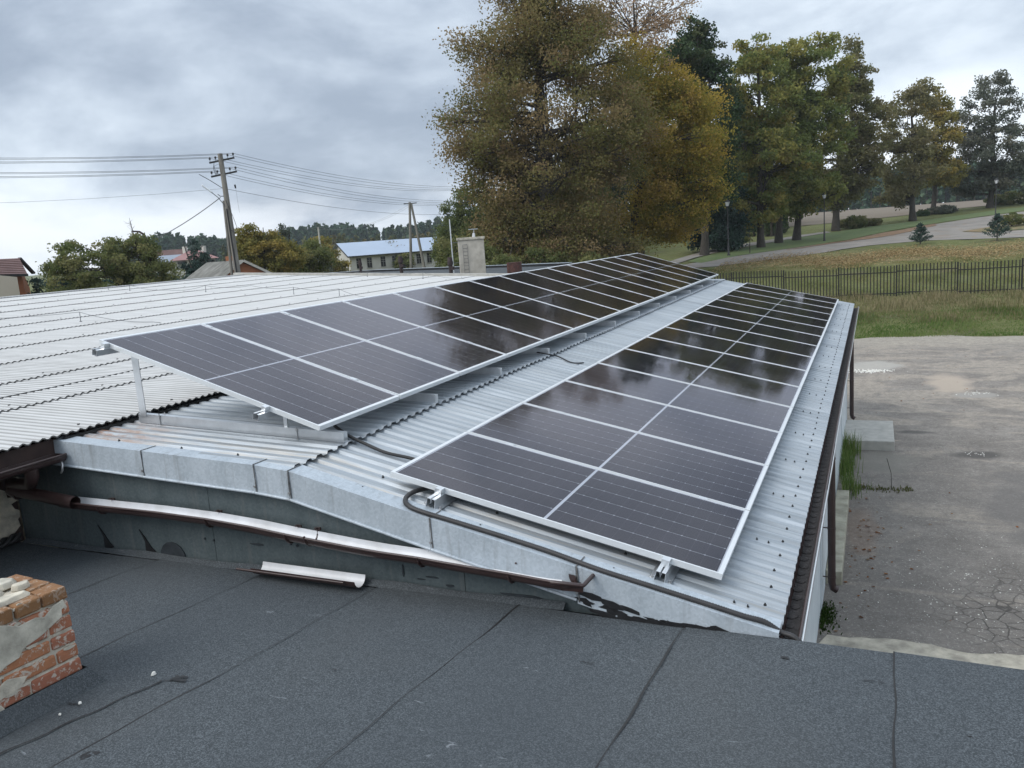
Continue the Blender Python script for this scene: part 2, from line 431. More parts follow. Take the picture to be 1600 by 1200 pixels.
# ------------------------------------------------------------------ terrain
def lerp(x, xs, ys): return float(np.interp(x, xs, ys))
def terr(x, y):
    if y <= 30: return -4.8
    D = math.hypot(x, y)
    a = min(1, max(0, (x / y + .5) / .3)); a = a * a * (3 - 2 * a)
    zr = lerp(D, [36, 38.5, 44, 65, 76, 84, 95, 105, 118, 200, 215, 400, 2500], [-4.8, -4.45, -4.0, -2.35, -1.95, -1.6, -1.05, -.58, 0, 1.4, 1.2, 2, 6])
    zl = lerp(D, [36, 60, 84, 120, 400, 2500], [-4.8, -3.9, -3.2, -2.7, -2.2, 2])
    return zl * (1 - a) + zr * a
def axis(vals):
    out = []
    for a, b, st in vals: out += list(np.arange(a, b, st))
    return out + [vals[-1][1]]
def build_terrain():
    xs = axis([(-2200, -600, 200), (-600, -120, 30), (-120, -40, 8), (-40, 40, 2), (40, 120, 8), (120, 600, 40), (600, 2200, 200)])
    ys = axis([(-400, -20, 60), (-20, 30, 5), (30, 50, .75), (50, 130, 2.5), (130, 260, 6), (260, 700, 40), (700, 2500, 200)])
    V = [(x, y, terr(x, y) + (.03 * math.sin(x * 1.3 + y * .7) * (1 if 37 < y < 130 else 0))) for y in ys for x in xs]
    nx = len(xs)
    F = [(j * nx + i, j * nx + i + 1, (j + 1) * nx + i + 1, (j + 1) * nx + i) for j in range(len(ys) - 1) for i in range(nx - 1)]
    m = MAT('meadow_grass', True)
    n1 = m.noise(.35, 5, .6); n2 = m.noise(2.2, 6, .7); n3 = m.noise(22, 4, .75); n4 = m.noise(.09, 3, .5)
    c = m.ramp(n2, [(.3, (.105, .125, .042)), (.5, (.165, .18, .070)), (.72, (.25, .235, .115))])
    c = m.mix(m.rng(n1, .42, .68, 0, .5), c, (.135, .125, .062))
    c = m.mix(m.rng(n3, .35, .75, 0, .5), c, (.055, .070, .022))
    sp = m.n('ShaderNodeSeparateXYZ'); m.l(m.P, sp.inputs[0])
    # fallen leaf band on the slope below the gravel drive
    band = m.math('MULTIPLY', m.rng(sp.outputs[1], 54.5, 57.5), m.rng(sp.outputs[1], 64.5, 61.5), True)
    band = m.math('MULTIPLY', band, m.rng(sp.outputs[0], -10, -6), True)
    lf = m.rng(m.math('ADD', m.math('MULTIPLY', n3, .5), m.math('MULTIPLY', m.noise(1.1, 4, .6), .5)), .44, .56)
    c = m.mix(m.math('MULTIPLY', m.math('MULTIPLY', band, lf), .6), c, (.36, .27, .15))
    bare = m.rng(n1, .60, .72, 0, .5); c = m.mix(bare, c, (.16, .13, .09))
    m.set(Base_Color=c, Roughness=.95); m.b.inputs['Specular IOR Level'].default_value = .1
    m.bump(n3, .8, .06)
    o = MB().add(V, F, 0, True).build('ground', m.m)
    tag(o, kind='structure')
build_terrain()

def drape(name, poly, mat, lift=.03, step=1.6, kind='structure'):
    """polygon in plan laid over the terrain: subdivided with a grid clipped to the outline"""
    import bmesh
    bm = bmesh.new()
    vs = [bm.verts.new((x, y, 0)) for x, y in poly]
    bm.faces.new(vs)
    x0, x1 = min(p[0] for p in poly), max(p[0] for p in poly); y0, y1 = min(p[1] for p in poly), max(p[1] for p in poly)
    for ax, a, b in ((0, x0, x1), (1, y0, y1)):
        t = a + step
        while t < b:
            co = (t, 0, 0) if ax == 0 else (0, t, 0); no = (1, 0, 0) if ax == 0 else (0, 1, 0)
            bmesh.ops.bisect_plane(bm, geom=bm.verts[:] + bm.edges[:] + bm.faces[:], plane_co=co, plane_no=no)
            t += step
    for v in bm.verts: v.co.z = terr(v.co.x, v.co.y) + lift
    bmesh.ops.triangulate(bm, faces=bm.faces[:])
    me = bpy.data.meshes.new(name); bm.to_mesh(me); bm.free()
    for p in me.polygons:
        p.use_smooth = True
    if me.polygons and me.polygons[0].normal.z < 0: me.flip_normals()
    return tag(link(name, me, mat), kind=kind)

def wig(pts, amp, n=6, closed=True):
    out = []
    for i in range(len(pts) if closed else len(pts) - 1):
        a = pts[i]; b = pts[(i + 1) % len(pts)]
        for k in range(n):
            t = k / n
            j = amp if k else 0
            out.append((a[0] + (b[0] - a[0]) * t + random.uniform(-j, j), a[1] + (b[1] - a[1]) * t + random.uniform(-j, j)))
    return out

def build_ground_surfaces():
    # worn yard asphalt
    m = MAT('worn_asphalt', True)
    W = m.vec((.45, .8, 1)); f = m.noise(130, 3, .8); st = m.voro(34, out='Distance')
    base = m.ramp(m.noise(1.3, 6, .65, .4), [(.32, (.225, .20, .175)), (.5, (.31, .277, .243)), (.66, (.41, .37, .325))])
    sp = m.n('ShaderNodeSeparateXYZ'); m.l(m.P, sp.inputs[0])
    y = sp.outputs[1]; x = sp.outputs[0]
    sand = m.noise(1.05, 6, .62, .8, W)
    far = m.rng(y, 13.5, 22.5, -.02, .09)
    sf = m.rng(m.math('ADD', sand, far), .545, .63)
    base = m.mix(m.math('MULTIPLY', sf, .85), base, m.mix(m.noise(5, 4, .6), (.54, .465, .375), (.46, .40, .335)))
    edge = m.rng(m.math('ADD', y, m.math('MULTIPLY', m.noise(.8, 4, .6), 2.)), 32.5, 34.5)
    base = m.mix(m.math('MULTIPLY', edge, .8), base, (.52, .465, .38))
    base = m.mix(m.rng(m.noise(5, 6, .8), .42, .62, 0, .5), base, (.15, .136, .122))
    base = m.mix(m.rng(m.noise(16, 4, .7, 0, m.vec((1, 1, 1), (5, 3, 1))), .5, .68, 0, .4), base, (.42, .39, .35))
    base = m.mix(m.rng(y, 22, 10, 0, .45), base, m.mix(m.noise(3, 5, .7), (.12, .112, .104), (.20, .186, .17)))  # shadow put into the colour: yard darkens towards the near end
    base = m.mix(m.rng(m.noise(26, 5, .85), .40, .62, 0, .4), base, (.11, .10, .09))
    base = m.mix(m.rng(f, .35, .75, 0, .4), base, (.13, .12, .11))
    base = m.mix(m.rng(m.noise(30, 3, .8, 0, m.vec((1, 1, 1), (3, 8, 2))), .58, .68, 0, .7), base, (.46, .44, .40))
    base = m.mix(m.rng(st, .17, .08, 0, .8), base, (.42, .40, .37))
    # patches with a place of their own: pale potholes, dark worn spots
    dn = m.n('ShaderNodeTexNoise'); dn.inputs['Scale'].default_value = 1.3; dn.inputs['Detail'].default_value = 5; m.l(m.P, dn.inputs['Vector'])
    def blob(cx, cy, rx, ry, soft=.25):
        dx = m.math('DIVIDE', m.math('SUBTRACT', x, cx), rx); dy = m.math('DIVIDE', m.math('SUBTRACT', y, cy), ry)
        d = m.math('SQRT', m.math('ADD', m.math('MULTIPLY', dx, dx), m.math('MULTIPLY', dy, dy)))
        d = m.math('ADD', d, m.math('MULTIPLY', m.math('SUBTRACT', dn.outputs[0], .5), 1.6))
        return m.rng(d, 1 + soft, 1 - soft)
    for cx, cy, rx, ry, col, k in ((1.95, 25.4, .52, 1.35, (.44, .37, .30), .9), (2.35, 23.7, .5, .35, (.33, .31, .28), .9), (1.82, 17.75, .42, .30, (.09, .085, .08), .75),
                                   (.85, 19.5, .42, .16, (.09, .088, .085), .7), (.0, 28.4, .8, .9, (.44, .42, .38), .7), (.15, 17.0, .55, .7, (.24, .225, .195), .7),
                                   (2.4, 14.6, .75, 2.2, (.15, .142, .135), .5), (-.15, 13.0, .25, .9, (.26, .18, .13), .35)):
        base = m.mix(m.math('MULTIPLY', blob(cx, cy, rx, ry), k), base, col)
    # crazed cracks in the corner
    cr = m.voro(5.6, 'DISTANCE_TO_EDGE', vec=m.mix(.16, m.P, dn.outputs['Color']))
    cz = m.math('MULTIPLY', m.rng(cr, .05, .012), m.math('MAXIMUM', blob(1.6, 10.5, .75, 1.0, .4), m.math('MULTIPLY', m.rng(m.noise(.35, 3, .5), .62, .66), .3)), True)
    base = m.mix(m.math('MULTIPLY', cz, .65), base, (.06, .056, .052))
    m.set(Base_Color=base, Roughness=1.0); m.b.inputs['Specular IOR Level'].default_value = .1
    h = m.math('SUBTRACT', f, m.math('MULTIPLY', cz, 3.)); m.bump(h, .6, .012)
    pts = [(-60, -30), (60, -30), (60, 35.2)] + [(x, 35 + .35 * math.sin(x * .9) + .2 * math.sin(x * 2.7 + 1)) for x in np.arange(58, -60, -.7)] + [(-60, 35.2)]
    mb = MB(); mb.add([(p[0], p[1], -4.79) for p in pts], [tuple(range(len(pts)))])
    o = mb.build('yard_asphalt', m.m); o.data.update()
    if o.data.polygons[0].normal.z < 0: o.data.flip_normals()
    tag(o, kind='structure')
    g = MAT('gravel_drive', True)
    n = g.noise(.5, 5, .6); f = g.noise(18, 4, .8)
    c = g.ramp(n, [(.3, (.20, .18, .155)), (.5, (.25, .228, .20)), (.7, (.30, .265, .23))])
    c = g.mix(g.rng(g.noise(.7, 5, .65, .5, g.vec((1, .6, 1))), .55, .63, 0, .55), c, (.25, .17, .105))
    c = g.mix(g.rng(f, .3, .8, 0, .4), c, (.19, .17, .15))
    g.set(Base_Color=c, Roughness=.95)
    drive = [(-12.5, 57.6), (-11.4, 58.2), (-10.0, 58.6), (-6.73, 61.03), (-3.2, 63.82), (-.3, 67.5), (3.51, 69.3), (6.4, 67.6), (9.6, 66.2), (30, 63), (60, 60),
             (60, 118), (30, 107), (14.1, 99.6), (9.7, 95.2), (6.1, 90.4), (1.5, 83.4), (-.35, 79.6), (-2.05, 75.2), (-6.7, 68.3), (-9.48, 64.2), (-12.28, 60.9), (-15, 58)]
    drape('gravel_drive', drive, g.m, .03)
    isl = [(6.5, 76.6), (8.5, 79.4), (10.2, 82.3), (13, 87.6), (22, 88), (30, 84), (30, 74), (18, 72.5), (11, 74.3), (8.04, 73.8)]
    lm = MAT('leafy_lawn', True)
    c = lm.mix(lm.rng(lm.noise(1.2, 6, .7), .42, .55), (.085, .12, .036), (.29, .19, .10)); c = lm.mix(lm.rng(lm.noise(20, 3, .7), .3, .7, 0, .5), c, (.06, .07, .03))
    lm.set(Base_Color=c, Roughness=.95)
    drape('lawn', isl, lm.m, .07)
    fp = [(-15.6, 60.5), (-14.3, 63), (-13.0, 74.6), (-9.9, 80.7), (-6.4, 86.4), (-4.4, 89), (-3.9, 87.2), (-6.1, 83.8), (-9.2, 76.9), (-11.6, 71.2), (-13.2, 62), (-14.2, 59.5)]
    drape('footpath', fp, g.m, .05)
    # lawn strip along the trees, short and greener
    s = MAT('mown_verge', True)
    c = s.mix(s.rng(s.noise(1.6, 5, .7), .35, .65), (.085, .135, .038), (.14, .165, .06)); s.set(Base_Color=c, Roughness=.95)
    strip = [(-11.6, 60.8), (-9.5, 64.4), (-6.7, 68.6), (-2.1, 75.6), (-.4, 80.2), (1.5, 84.6), (6.1, 91.6), (14.1, 101), (40, 112), (40, 118), (13.5, 107.5), (5, 97), (-.3, 92), (-4.0, 86.8), (-6.0, 83.3), (-9.1, 76.4), (-11.3, 70.6), (-12.9, 62)]
    drape('grass_verge', strip, s.m, .04)
    # brown leaf drift along the drive edge
    dr = MAT('leaf_drift', True)
    c = dr.mix(dr.rng(dr.noise(3, 6, .8), .35, .65), (.13, .075, .045), (.30, .19, .10)); dr.set(Base_Color=c, Roughness=.95)
    drape('leaf_drift', wig([(-6.5, 67.9), (-2.0, 74.6), (-.5, 79.0), (1.6, 83.2), (5.4, 89.6), (5.2, 86.5), (2.2, 79.6), (.6, 76.4), (-2.3, 72.9), (-5.2, 68.6)], .25, 5), dr.m, .06, kind='stuff')
    # harvested field
    fm = MAT('bare_field', True)
    n = fm.noise(.25, 6, .65, 0, fm.vec((.3, 1, 1)))
    c = fm.ramp(n, [(.3, (.125, .095, .066)), (.5, (.165, .128, .090)), (.7, (.20, .16, .115))])
    c = fm.mix(fm.rng(fm.noise(5, 4, .7, 0, fm.vec((.2, 1, 1))), .4, .7, 0, .4), c, (.14, .12, .07))
    fm.set(Base_Color=c, Roughness=.95)
    fld = [(-38, 102), (-20, 100), (-6, 103), (4, 110), (14, 122), (40, 128), (140, 125), (230, 170), (170, 213), (90, 206), (40, 204), (0, 204), (-40, 204), (-90, 206), (-95, 150)]
    drape('field', fld, fm.m, .05, 5)
build_ground_surfaces()

# ------------------------------------------------------------------ roofs of the long shed
PT = .1165
TRAP = [(0, -.009), (.040, -.009), (.056, .009), (.100, .009)]
SL = math.tan(.2287)
def zl(x): return -1.957 - SL * (x + .737)          # lower roof mid surface
def zu(x): return -1.325 - .056 * (x + 3.38)        # upper roof mid surface
def zw(x): return -1.165 - .053 * (x + 5.44)        # white roof
def corr_sheet(y0, nr, prof, pitch, xa, za, xb, zb, thick, jit=0, y1=None):
    """sheet running down the slope from (xa,za) to (xb,zb); ridges repeat along y"""
    mb = MB(); ys = []
    for k in range(nr):
        for u, h in prof: ys.append((y0 + k * pitch + u, h))
    ys.append((y0 + nr * pitch, prof[0][1]))
    v = []
    for y, h in ys:
        j = random.uniform(-jit, jit)
        v += [(xa, y, za + h), (xb + j, y, zb + h), (xb + j, y, zb + h - thick), (xa, y, za + h - thick)]
    n = len(ys)
    mb.add(v, [(4 * i, 4 * i + 1, 4 * i + 5, 4 * i + 4) for i in range(n - 1)], 0)
    mb.add(v, [(4 * i + 1, 4 * i + 2, 4 * i + 6, 4 * i + 5) for i in range(n - 1)], 1)
    mb.add(v, [(4 * i + 3, 4 * i + 7, 4 * i + 6, 4 * i + 2) for i in range(n - 1)], 0)
    mb.add([v[0], v[1], v[2], v[3]], [(0, 3, 2, 1)], 1)
    return mb
shed = thing('long_shed', 'long low shed with white cladding and two-pitch galvanised corrugated roof under the solar panels', 'building', (-2, 12, -4.79))
def build_shed():
    y = 3.955; k = 0
    while y < 20.4:
        nr = 9 if y + 9 * PT < 20.8 else 7
        dz = .0035 * (k % 2)
        corr_sheet(y, nr, TRAP, PT, -3.52, zl(-3.52) + dz, -.42, zl(-.42) + dz, .0015).build('roof_sheet', [M['galv_roof'], M['lap_grime']], shed)
        corr_sheet(y, nr, TRAP, PT, -5.75, zu(-5.75) + dz, -3.38, zu(-3.38) + .010 + dz, .003, .004).build('roof_sheet', [M['galv_roof'], M['lap_grime']], shed)
        y += nr * PT; k += 1
    # dark closure strip in the step at the break
    MB().box2((-3.46, 3.96, zl(-3.46) - .01), (-3.44, 20.6, zu(-3.44) - .006)).build('foam_closure', M['rubber'], shed)
    MB().box2((-5.46, 3.97, zu(-5.46) - .005), (-5.43, 20.6, zw(-5.44) - .018)).build('foam_closure', M['rubber'], shed)
    # white cladding panels of the eaves wall
    for i, (a, b) in enumerate(((3.99, 7.0), (7.0, 10.05), (10.05, 13.4), (13.4, 16.9), (16.9, 20.55))):
        MB().box2((-.62, a + .004, -4.79), (-.575 - .012 * (i % 2), b - .004, -2.11)).build('wall_panel', M['wall_white'], shed)
    MB().box2((-5.7, 20.45, -4.79), (-.62, 20.55, -2.15)).build('end_wall', M['wall_white'], shed)
    MB().box2((-5.7, 3.99, -4.79), (-.64, 20.44, -2.35)).build('wall_core', M['wall_white'], shed)
    MB().prism([(-5.7, 20.46, -2.15), (-.62, 20.46, -2.15), (-.62, 20.46, -2.04), (-3.44, 20.46, -1.38), (-5.7, 20.46, -1.25)], (0, .08, 0)).build('gable_wall', M['wall_white'], shed)
    # eaves gutter
    mb = MB(); R_, cx, cz = .050, -.382, -2.085
    N = 10; vs = []; Y0, Y1 = 3.94, 20.62
    for yy in (Y0, Y1):
        for t in range(N + 1):
            a = math.pi + math.pi * t / N; vs.append((cx + R_ * math.cos(a), yy, cz + R_ * math.sin(a)))
        for t in range(N, -1, -1):
            a = math.pi + math.pi * t / N; vs.append((cx + (R_ - .004) * math.cos(a), yy, cz + (R_ - .004) * math.sin(a)))
    n = 2 * N + 2
    mb.add(vs, [(i, (i + 1) % n, n + (i + 1) % n, n + i) for i in range(n)], 0)
    g = mb.build('gutter', M['brown'], shed)
    MB().tube([(cx + R_ - .004, Y0, cz + .004), (cx + R_ - .004, Y1, cz + .004)], .009).build('gutter_bead', M['brown'], g)
    MB().bar((cx + R_ + .012, Y0, cz - .01), (cx + R_ + .012, Y1, cz - .01), .006, .03).build('trim_strip', M['alu'], g)
    mb = MB()
    for k in range(int(16.4 / PT)):
        c = (cx - .012 + random.uniform(-.006, .006), 3.98 + k * PT, cz - .020); r = .034 + random.uniform(-.008, .006)
        vs = [(c[0] + r * .85 * math.cos(a) * random.uniform(.85, 1.1), c[1] + r * 1.1 * math.sin(a) * random.uniform(.85, 1.1), c[2]) for a in np.arange(0, 6.28, .785)]
        mb.add(vs + [(c[0], c[1], c[2] + random.uniform(.004, .010))], [(i, (i + 1) % 8, 8) for i in range(8)], 0, True)
    tag(mb.build('silt_and_rib_shade', M['gutter_dark'], shed), kind='stuff')  # dark lumps stand in for the scalloped shadows of the rib ends
    MB().box2((cx - .036, 3.95, cz - .035), (cx + .036, 20.6, cz - .024)).build('gutter_bed', M['gutter_dark'], shed)
    MB().box2((-.60, 3.99, -2.16), (-.42, 20.6, -2.125)).build('soffit', M['brown'], shed)
    for yy, zb in ((10.35, -4.62), (20.35, -4.70)):
        mb = MB(); mb.tube([(-.42, yy, -2.13), (-.44, yy, -2.25), (-.47, yy, -2.5), (-.47, yy, zb + .10), (-.455, yy, zb + .03), (-.41, yy + .01, zb)], .048, 10)
        p = mb.build('downpipe', M['brown'], shed)
        for zz in (-2.9, -3.8, -4.45):
            q = MB().tube([(-.47, yy, zz - .012), (-.47, yy, zz + .012)], .052, 10); q.box((-.53, yy, zz), (.05, .006, .006)); q.build('pipe_clamp', M['brown'], p)
    # screws with rubber washers
    mb = MB()
    def screw(x, y, z, r=.0085):
        mb.tube([(x, y, z), (x, y, z + .006)], r, 8); mb.tube([(x, y, z + .006), (x, y, z + .014)], r * .55, 6)
    for k in range(70):
        yy = 4.19 + k * 2 * PT
        if yy > 20.4: break
        screw(-.52 + random.uniform(-.006, .006), yy, zl(-.52) + .010)
        if k % 4 == 0:
            for dx in (0, -.07): screw(-.60 + dx, yy - .07, zl(-.60 + dx) + .006, .006)
    for x in (-2.9, -2.1, -1.3):
        for k in range(3): screw(x, 4.06 + k * 2 * PT - .02, zl(x) + .010)
    for x in (-5.0, -4.4, -3.9):
        screw(x, 4.07, zu(x) + .014)
    tag(mb.build('roof_screws', M['rubber'], shed), kind='stuff')
    # lower cladding: galvanised sheet wall between the shed and the felt roof
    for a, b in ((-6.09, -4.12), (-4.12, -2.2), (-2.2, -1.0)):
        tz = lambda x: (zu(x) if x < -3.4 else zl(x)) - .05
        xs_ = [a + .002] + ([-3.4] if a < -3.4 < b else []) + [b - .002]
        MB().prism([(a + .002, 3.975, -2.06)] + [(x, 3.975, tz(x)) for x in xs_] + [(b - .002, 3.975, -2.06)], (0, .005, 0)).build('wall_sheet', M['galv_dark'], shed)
    # verge flashing: folded sheets with a flat top, a face and a drip lip
    sec = [(-5.56, zu(-5.56)), (-4.63, zu(-4.63)), (-3.645, zu(-3.645)), (-3.37, zl(-3.37) + .006), (-2.37, zl(-2.37)), (-1.475, zl(-1.475)), (-.42, zl(-.42))]
    for i in range(len(sec) - 1):
        (xa, za), (xb, zb) = sec[i], sec[i + 1]
        xb -= .004; h = .168 if i < 5 else .19
        pr = i * .0016
        y0, yt = 3.925 - pr, 4.065
        mb = MB(); up = .014 + pr
        P = lambda x, z, y, dz: (x, y, z + dz)
        mb.add([P(xa, za, yt, up), P(xb, zb, yt, up), P(xb, zb, y0, up), P(xa, za, y0, up)], [(0, 3, 2, 1)])
        nn = 14; vs = []
        for k in range(nn + 1):      # face, slightly buckled
            t = k / nn; x = xa + (xb - xa) * t; z = za + (zb - za) * t; w = .004 * math.sin(t * 9 + i * 2) + random.uniform(-.0012, .0012)
            vs += [(x, y0, z + up), (x, y0 - .002 - w, z - h * .5), (x, y0 - .006, z - h)]
        mb.add(vs, [(3 * k + a, 3 * k + a + 1, 3 * k + a + 4, 3 * k + a + 3) for k in range(nn) for a in (0, 1)], 0, True)
        fl = mb.build('flashing', M['galv'], shed)
        if i < 5:
            MB().tube([(xa, y0 - .008, za - h), (xb, y0 - .008, zb - h)], .0095, 8).build('drip_lip', M['galv'], fl)
        if i:
            MB().bar((xa + .006, y0 - .005, za + up), (xa + .012, y0 - .009, za - h + .01), .004, .008).build('seam', M['lap_grime'], fl)
            MB().bar((xa + .003, y0 - .003, za + up + .003), (xa + .003, yt - .01, za + up + .003), .006, .003).build('seam', M['lap_grime'], fl)
            MB().tube([(xa + .0, y0 - .004, za - .125), (xa, y0 - .014, za - .125)], .008, 8).build('rivet', M['steel'], fl)
    # black sealant smeared where flashing and felt meet
    mb = MB()
    for k in range(46):
        x = random.gauss(-1.05, .24); x = min(-.5, max(-1.55, x)); zz = max(-2.035, zl(x) - .19 + random.uniform(-.01, .07) + abs(x + 1.0) * .0)
        a = random.uniform(.02, .09); b = random.uniform(.006, .022)
        n = 9
        vs = [(x + a * math.cos(t) * random.uniform(.6, 1.2), 3.914 - k * .0002, zz + b * math.sin(t) * random.uniform(.6, 1.3) - SL * a * math.cos(t)) for t in np.linspace(0, 6.28, n, endpoint=False)]
        mb.prism(vs, (0, .004, 0))
    tag(mb.build('tar_smear', M['tar'], shed), kind='stuff')
    for xx, sgn in ((-5.14, 1), (-4.72, 1)):
        poly = [(xx - .10, 3.966, -1.84), (xx - .05, 3.966, -1.90), (xx, 3.966, -1.97), (xx + .035, 3.966, -2.0), (xx - .02, 3.966, -2.03), (xx - .06, 3.966, -2.02), (xx - .055, 3.966, -1.93)]
        MB().prism(poly, (0, .006, 0)).build('torn_hole', M['tar'], shed)
    MB().prism([(-4.52 + .12 * math.cos(t), 3.966, -2.03 + .12 * math.sin(t)) for t in np.linspace(0, math.pi, 9)], (0, .006, 0)).build('dark_patch', M['shade_metal'], shed)
    for x, z, a, b in ((-3.74, -1.86, .07, .008), (-2.62, -1.93, .007, .04), (-2.5, -1.97, .03, .004), (-2.42, -1.95, .04, .006), (-2.3, -1.99, .03, .008), (-3.46, -1.83, .010, .010), (-3.41, -1.84, .010, .010), (-4.2, -1.86, .009, .009), (-4.12, -1.865, .009, .009), (-1.85, -2.0, .12, .010)):
        poly = [(x + a * math.cos(t) * random.uniform(.7, 1.2), 3.968, z + b * math.sin(t) * random.uniform(.7, 1.3)) for t in np.linspace(0, 6.28, 9, endpoint=False)]
        MB().prism(poly, (0, .005, 0)).build('tar_mark', M['shade_metal'], shed)
build_shed()

# ------------------------------------------------------------------ white roofed building
white_b = thing('white_roof_building', 'broad low building on the left with pale wavy corrugated roof in overlapping rows', 'building', (-12, 10, -4.79))
def build_white():
    prof = [(.077 * k / 6, .0082 * math.cos(2 * math.pi * k / 6)) for k in range(6)]
    n = 262
    for k in range(11):
        xb = -5.44 - 1.225 * k + random.uniform(-.01, .01); xa = xb - 1.30
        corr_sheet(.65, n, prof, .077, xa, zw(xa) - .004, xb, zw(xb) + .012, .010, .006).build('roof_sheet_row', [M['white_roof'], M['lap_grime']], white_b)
    # small dark hook bolts on the crests
    mb = MB()
    for k in range(11):
        for j in range(22):
            x = -5.44 - 1.225 * k - .10 - random.uniform(0, .03); y = 1.4 + .077 * 12 * j + (k % 3) * .3
            y = round((y - .65) / .077) * .077 + .65
            mb.tube([(x, y, zw(x) + .012), (x, y, zw(x) + .026)], .011, 6)
    tag(mb.build('roof_bolts', M['lap_grime'], white_b), kind='stuff')
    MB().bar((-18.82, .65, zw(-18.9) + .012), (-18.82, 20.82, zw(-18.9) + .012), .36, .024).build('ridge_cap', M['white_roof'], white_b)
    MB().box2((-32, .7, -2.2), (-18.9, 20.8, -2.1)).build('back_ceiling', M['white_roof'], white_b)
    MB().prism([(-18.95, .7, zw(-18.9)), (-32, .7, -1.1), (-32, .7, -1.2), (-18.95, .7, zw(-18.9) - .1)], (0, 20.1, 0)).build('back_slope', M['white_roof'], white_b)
    # pale upstand along the far gable
    MB().bar((-19.1, 20.88, zw(-19.1) + .03), (-5.5, 20.88, zw(-5.5) + .03), .16, .10).build('verge_strip', M['concrete'], white_b)
    MB().box2((-32, .8, -4.79), (-6.10, 20.8, -2.2)).build('walls', M['plaster_old'], white_b)
    MB().prism([(-32, 20.7, -2.2), (-6.1, 20.7, -2.2), (-6.1, 20.7, zw(-6.1) - .03), (-18.9, 20.7, zw(-18.9) - .03), (-32, 20.7, -1.2)], (0, .1, 0)).build('gable_wall', M['plaster_old'], white_b)
    # eaves on the near side
    MB().box2((-6.12, .8, -2.03), (-6.085, 3.96, -1.14 - .06)).build('upper_wall', M['wood_dark'], white_b)
    MB().box2((-5.53, .7, -1.30), (-5.50, 3.95, -1.185)).build('fascia', M['wood_dark'], white_b)
    MB().box2((-6.08, .7, -1.215), (-5.53, 3.95, -1.20)).build('soffit', M['wood_dark'], white_b)
    mb = MB(); vs = []; N = 8; cx, cz, r = -5.415, -1.285, .062
    for yy in (.7, 3.90):
        for t in range(N + 1):
            a = math.pi + math.pi * t / N; vs.append((cx + r * math.cos(a), yy, cz + r * math.sin(a)))
        for t in range(N, -1, -1):
            a = math.pi + math.pi * t / N; vs.append((cx + (r - .004) * math.cos(a), yy, cz + (r - .004) * math.sin(a)))
    n2 = 2 * N + 2
    mb.add(vs, [(i, (i + 1) % n2, n2 + (i + 1) % n2, n2 + i) for i in range(n2)])
    mb.prism([(cx + r * math.cos(math.pi + math.pi * t / N), 3.90, cz + r * math.sin(math.pi + math.pi * t / N)) for t in range(N + 1)], (0, .005, 0))
    g = mb.build('gutter', M['brown'], white_b)
    MB().tube([(cx + r, .7, cz), (cx + r, 3.9, cz)], .009).build('gutter_bead', M['brown'], g)
    MB().tube([(cx, 3.66, cz - .05), (cx, 3.66, cz - .10), (cx - .12, 3.72, cz - .18), (-5.86, 3.80, -1.50), (-5.88, 3.80, -1.56), (-5.80, 3.80, -1.585)], .046, 10).build('downspout', M['brown'], g)
    p = MB(); p.tube([(-5.87, 3.80, -1.555), (-5.21, 3.80, -1.612)], .046, 14, caps=False); p.tube([(-5.21, 3.80, -1.612), (-5.87, 3.80, -1.555)], .042, 14, caps=False)
    p.build('outlet_pipe', M['brown'], g)
    MB().tube([(-5.40, 3.885, -1.33), (-5.37, 3.87, -1.36), (-5.37, 3.86, -1.40), (-5.40, 3.87, -1.42)], .008).build('gutter_hook', M['steel'], g)
    # flaking pale plaster with a toothed edge
    edge = [(3.845, -1.565), (3.90, -1.60), (3.91, -1.66), (3.99, -1.675), (3.985, -1.70), (3.93, -1.715), (3.95, -1.76), (4.02, -1.78), (4.03, -1.83), (3.96, -1.845), (3.97, -1.90), (3.90, -1.955), (3.80, -1.96), (3.78, -1.93), (3.70, -1.94)]
    poly = [(-6.083, min(3.955, y - .03), z) for y, z in edge] + [(-6.083, 2.5, -1.99), (-6.083, 2.5, -1.42)]
    MB().prism(poly, (.014, 0, 0)).build('plaster', M['plaster_pale'], white_b)
build_white()

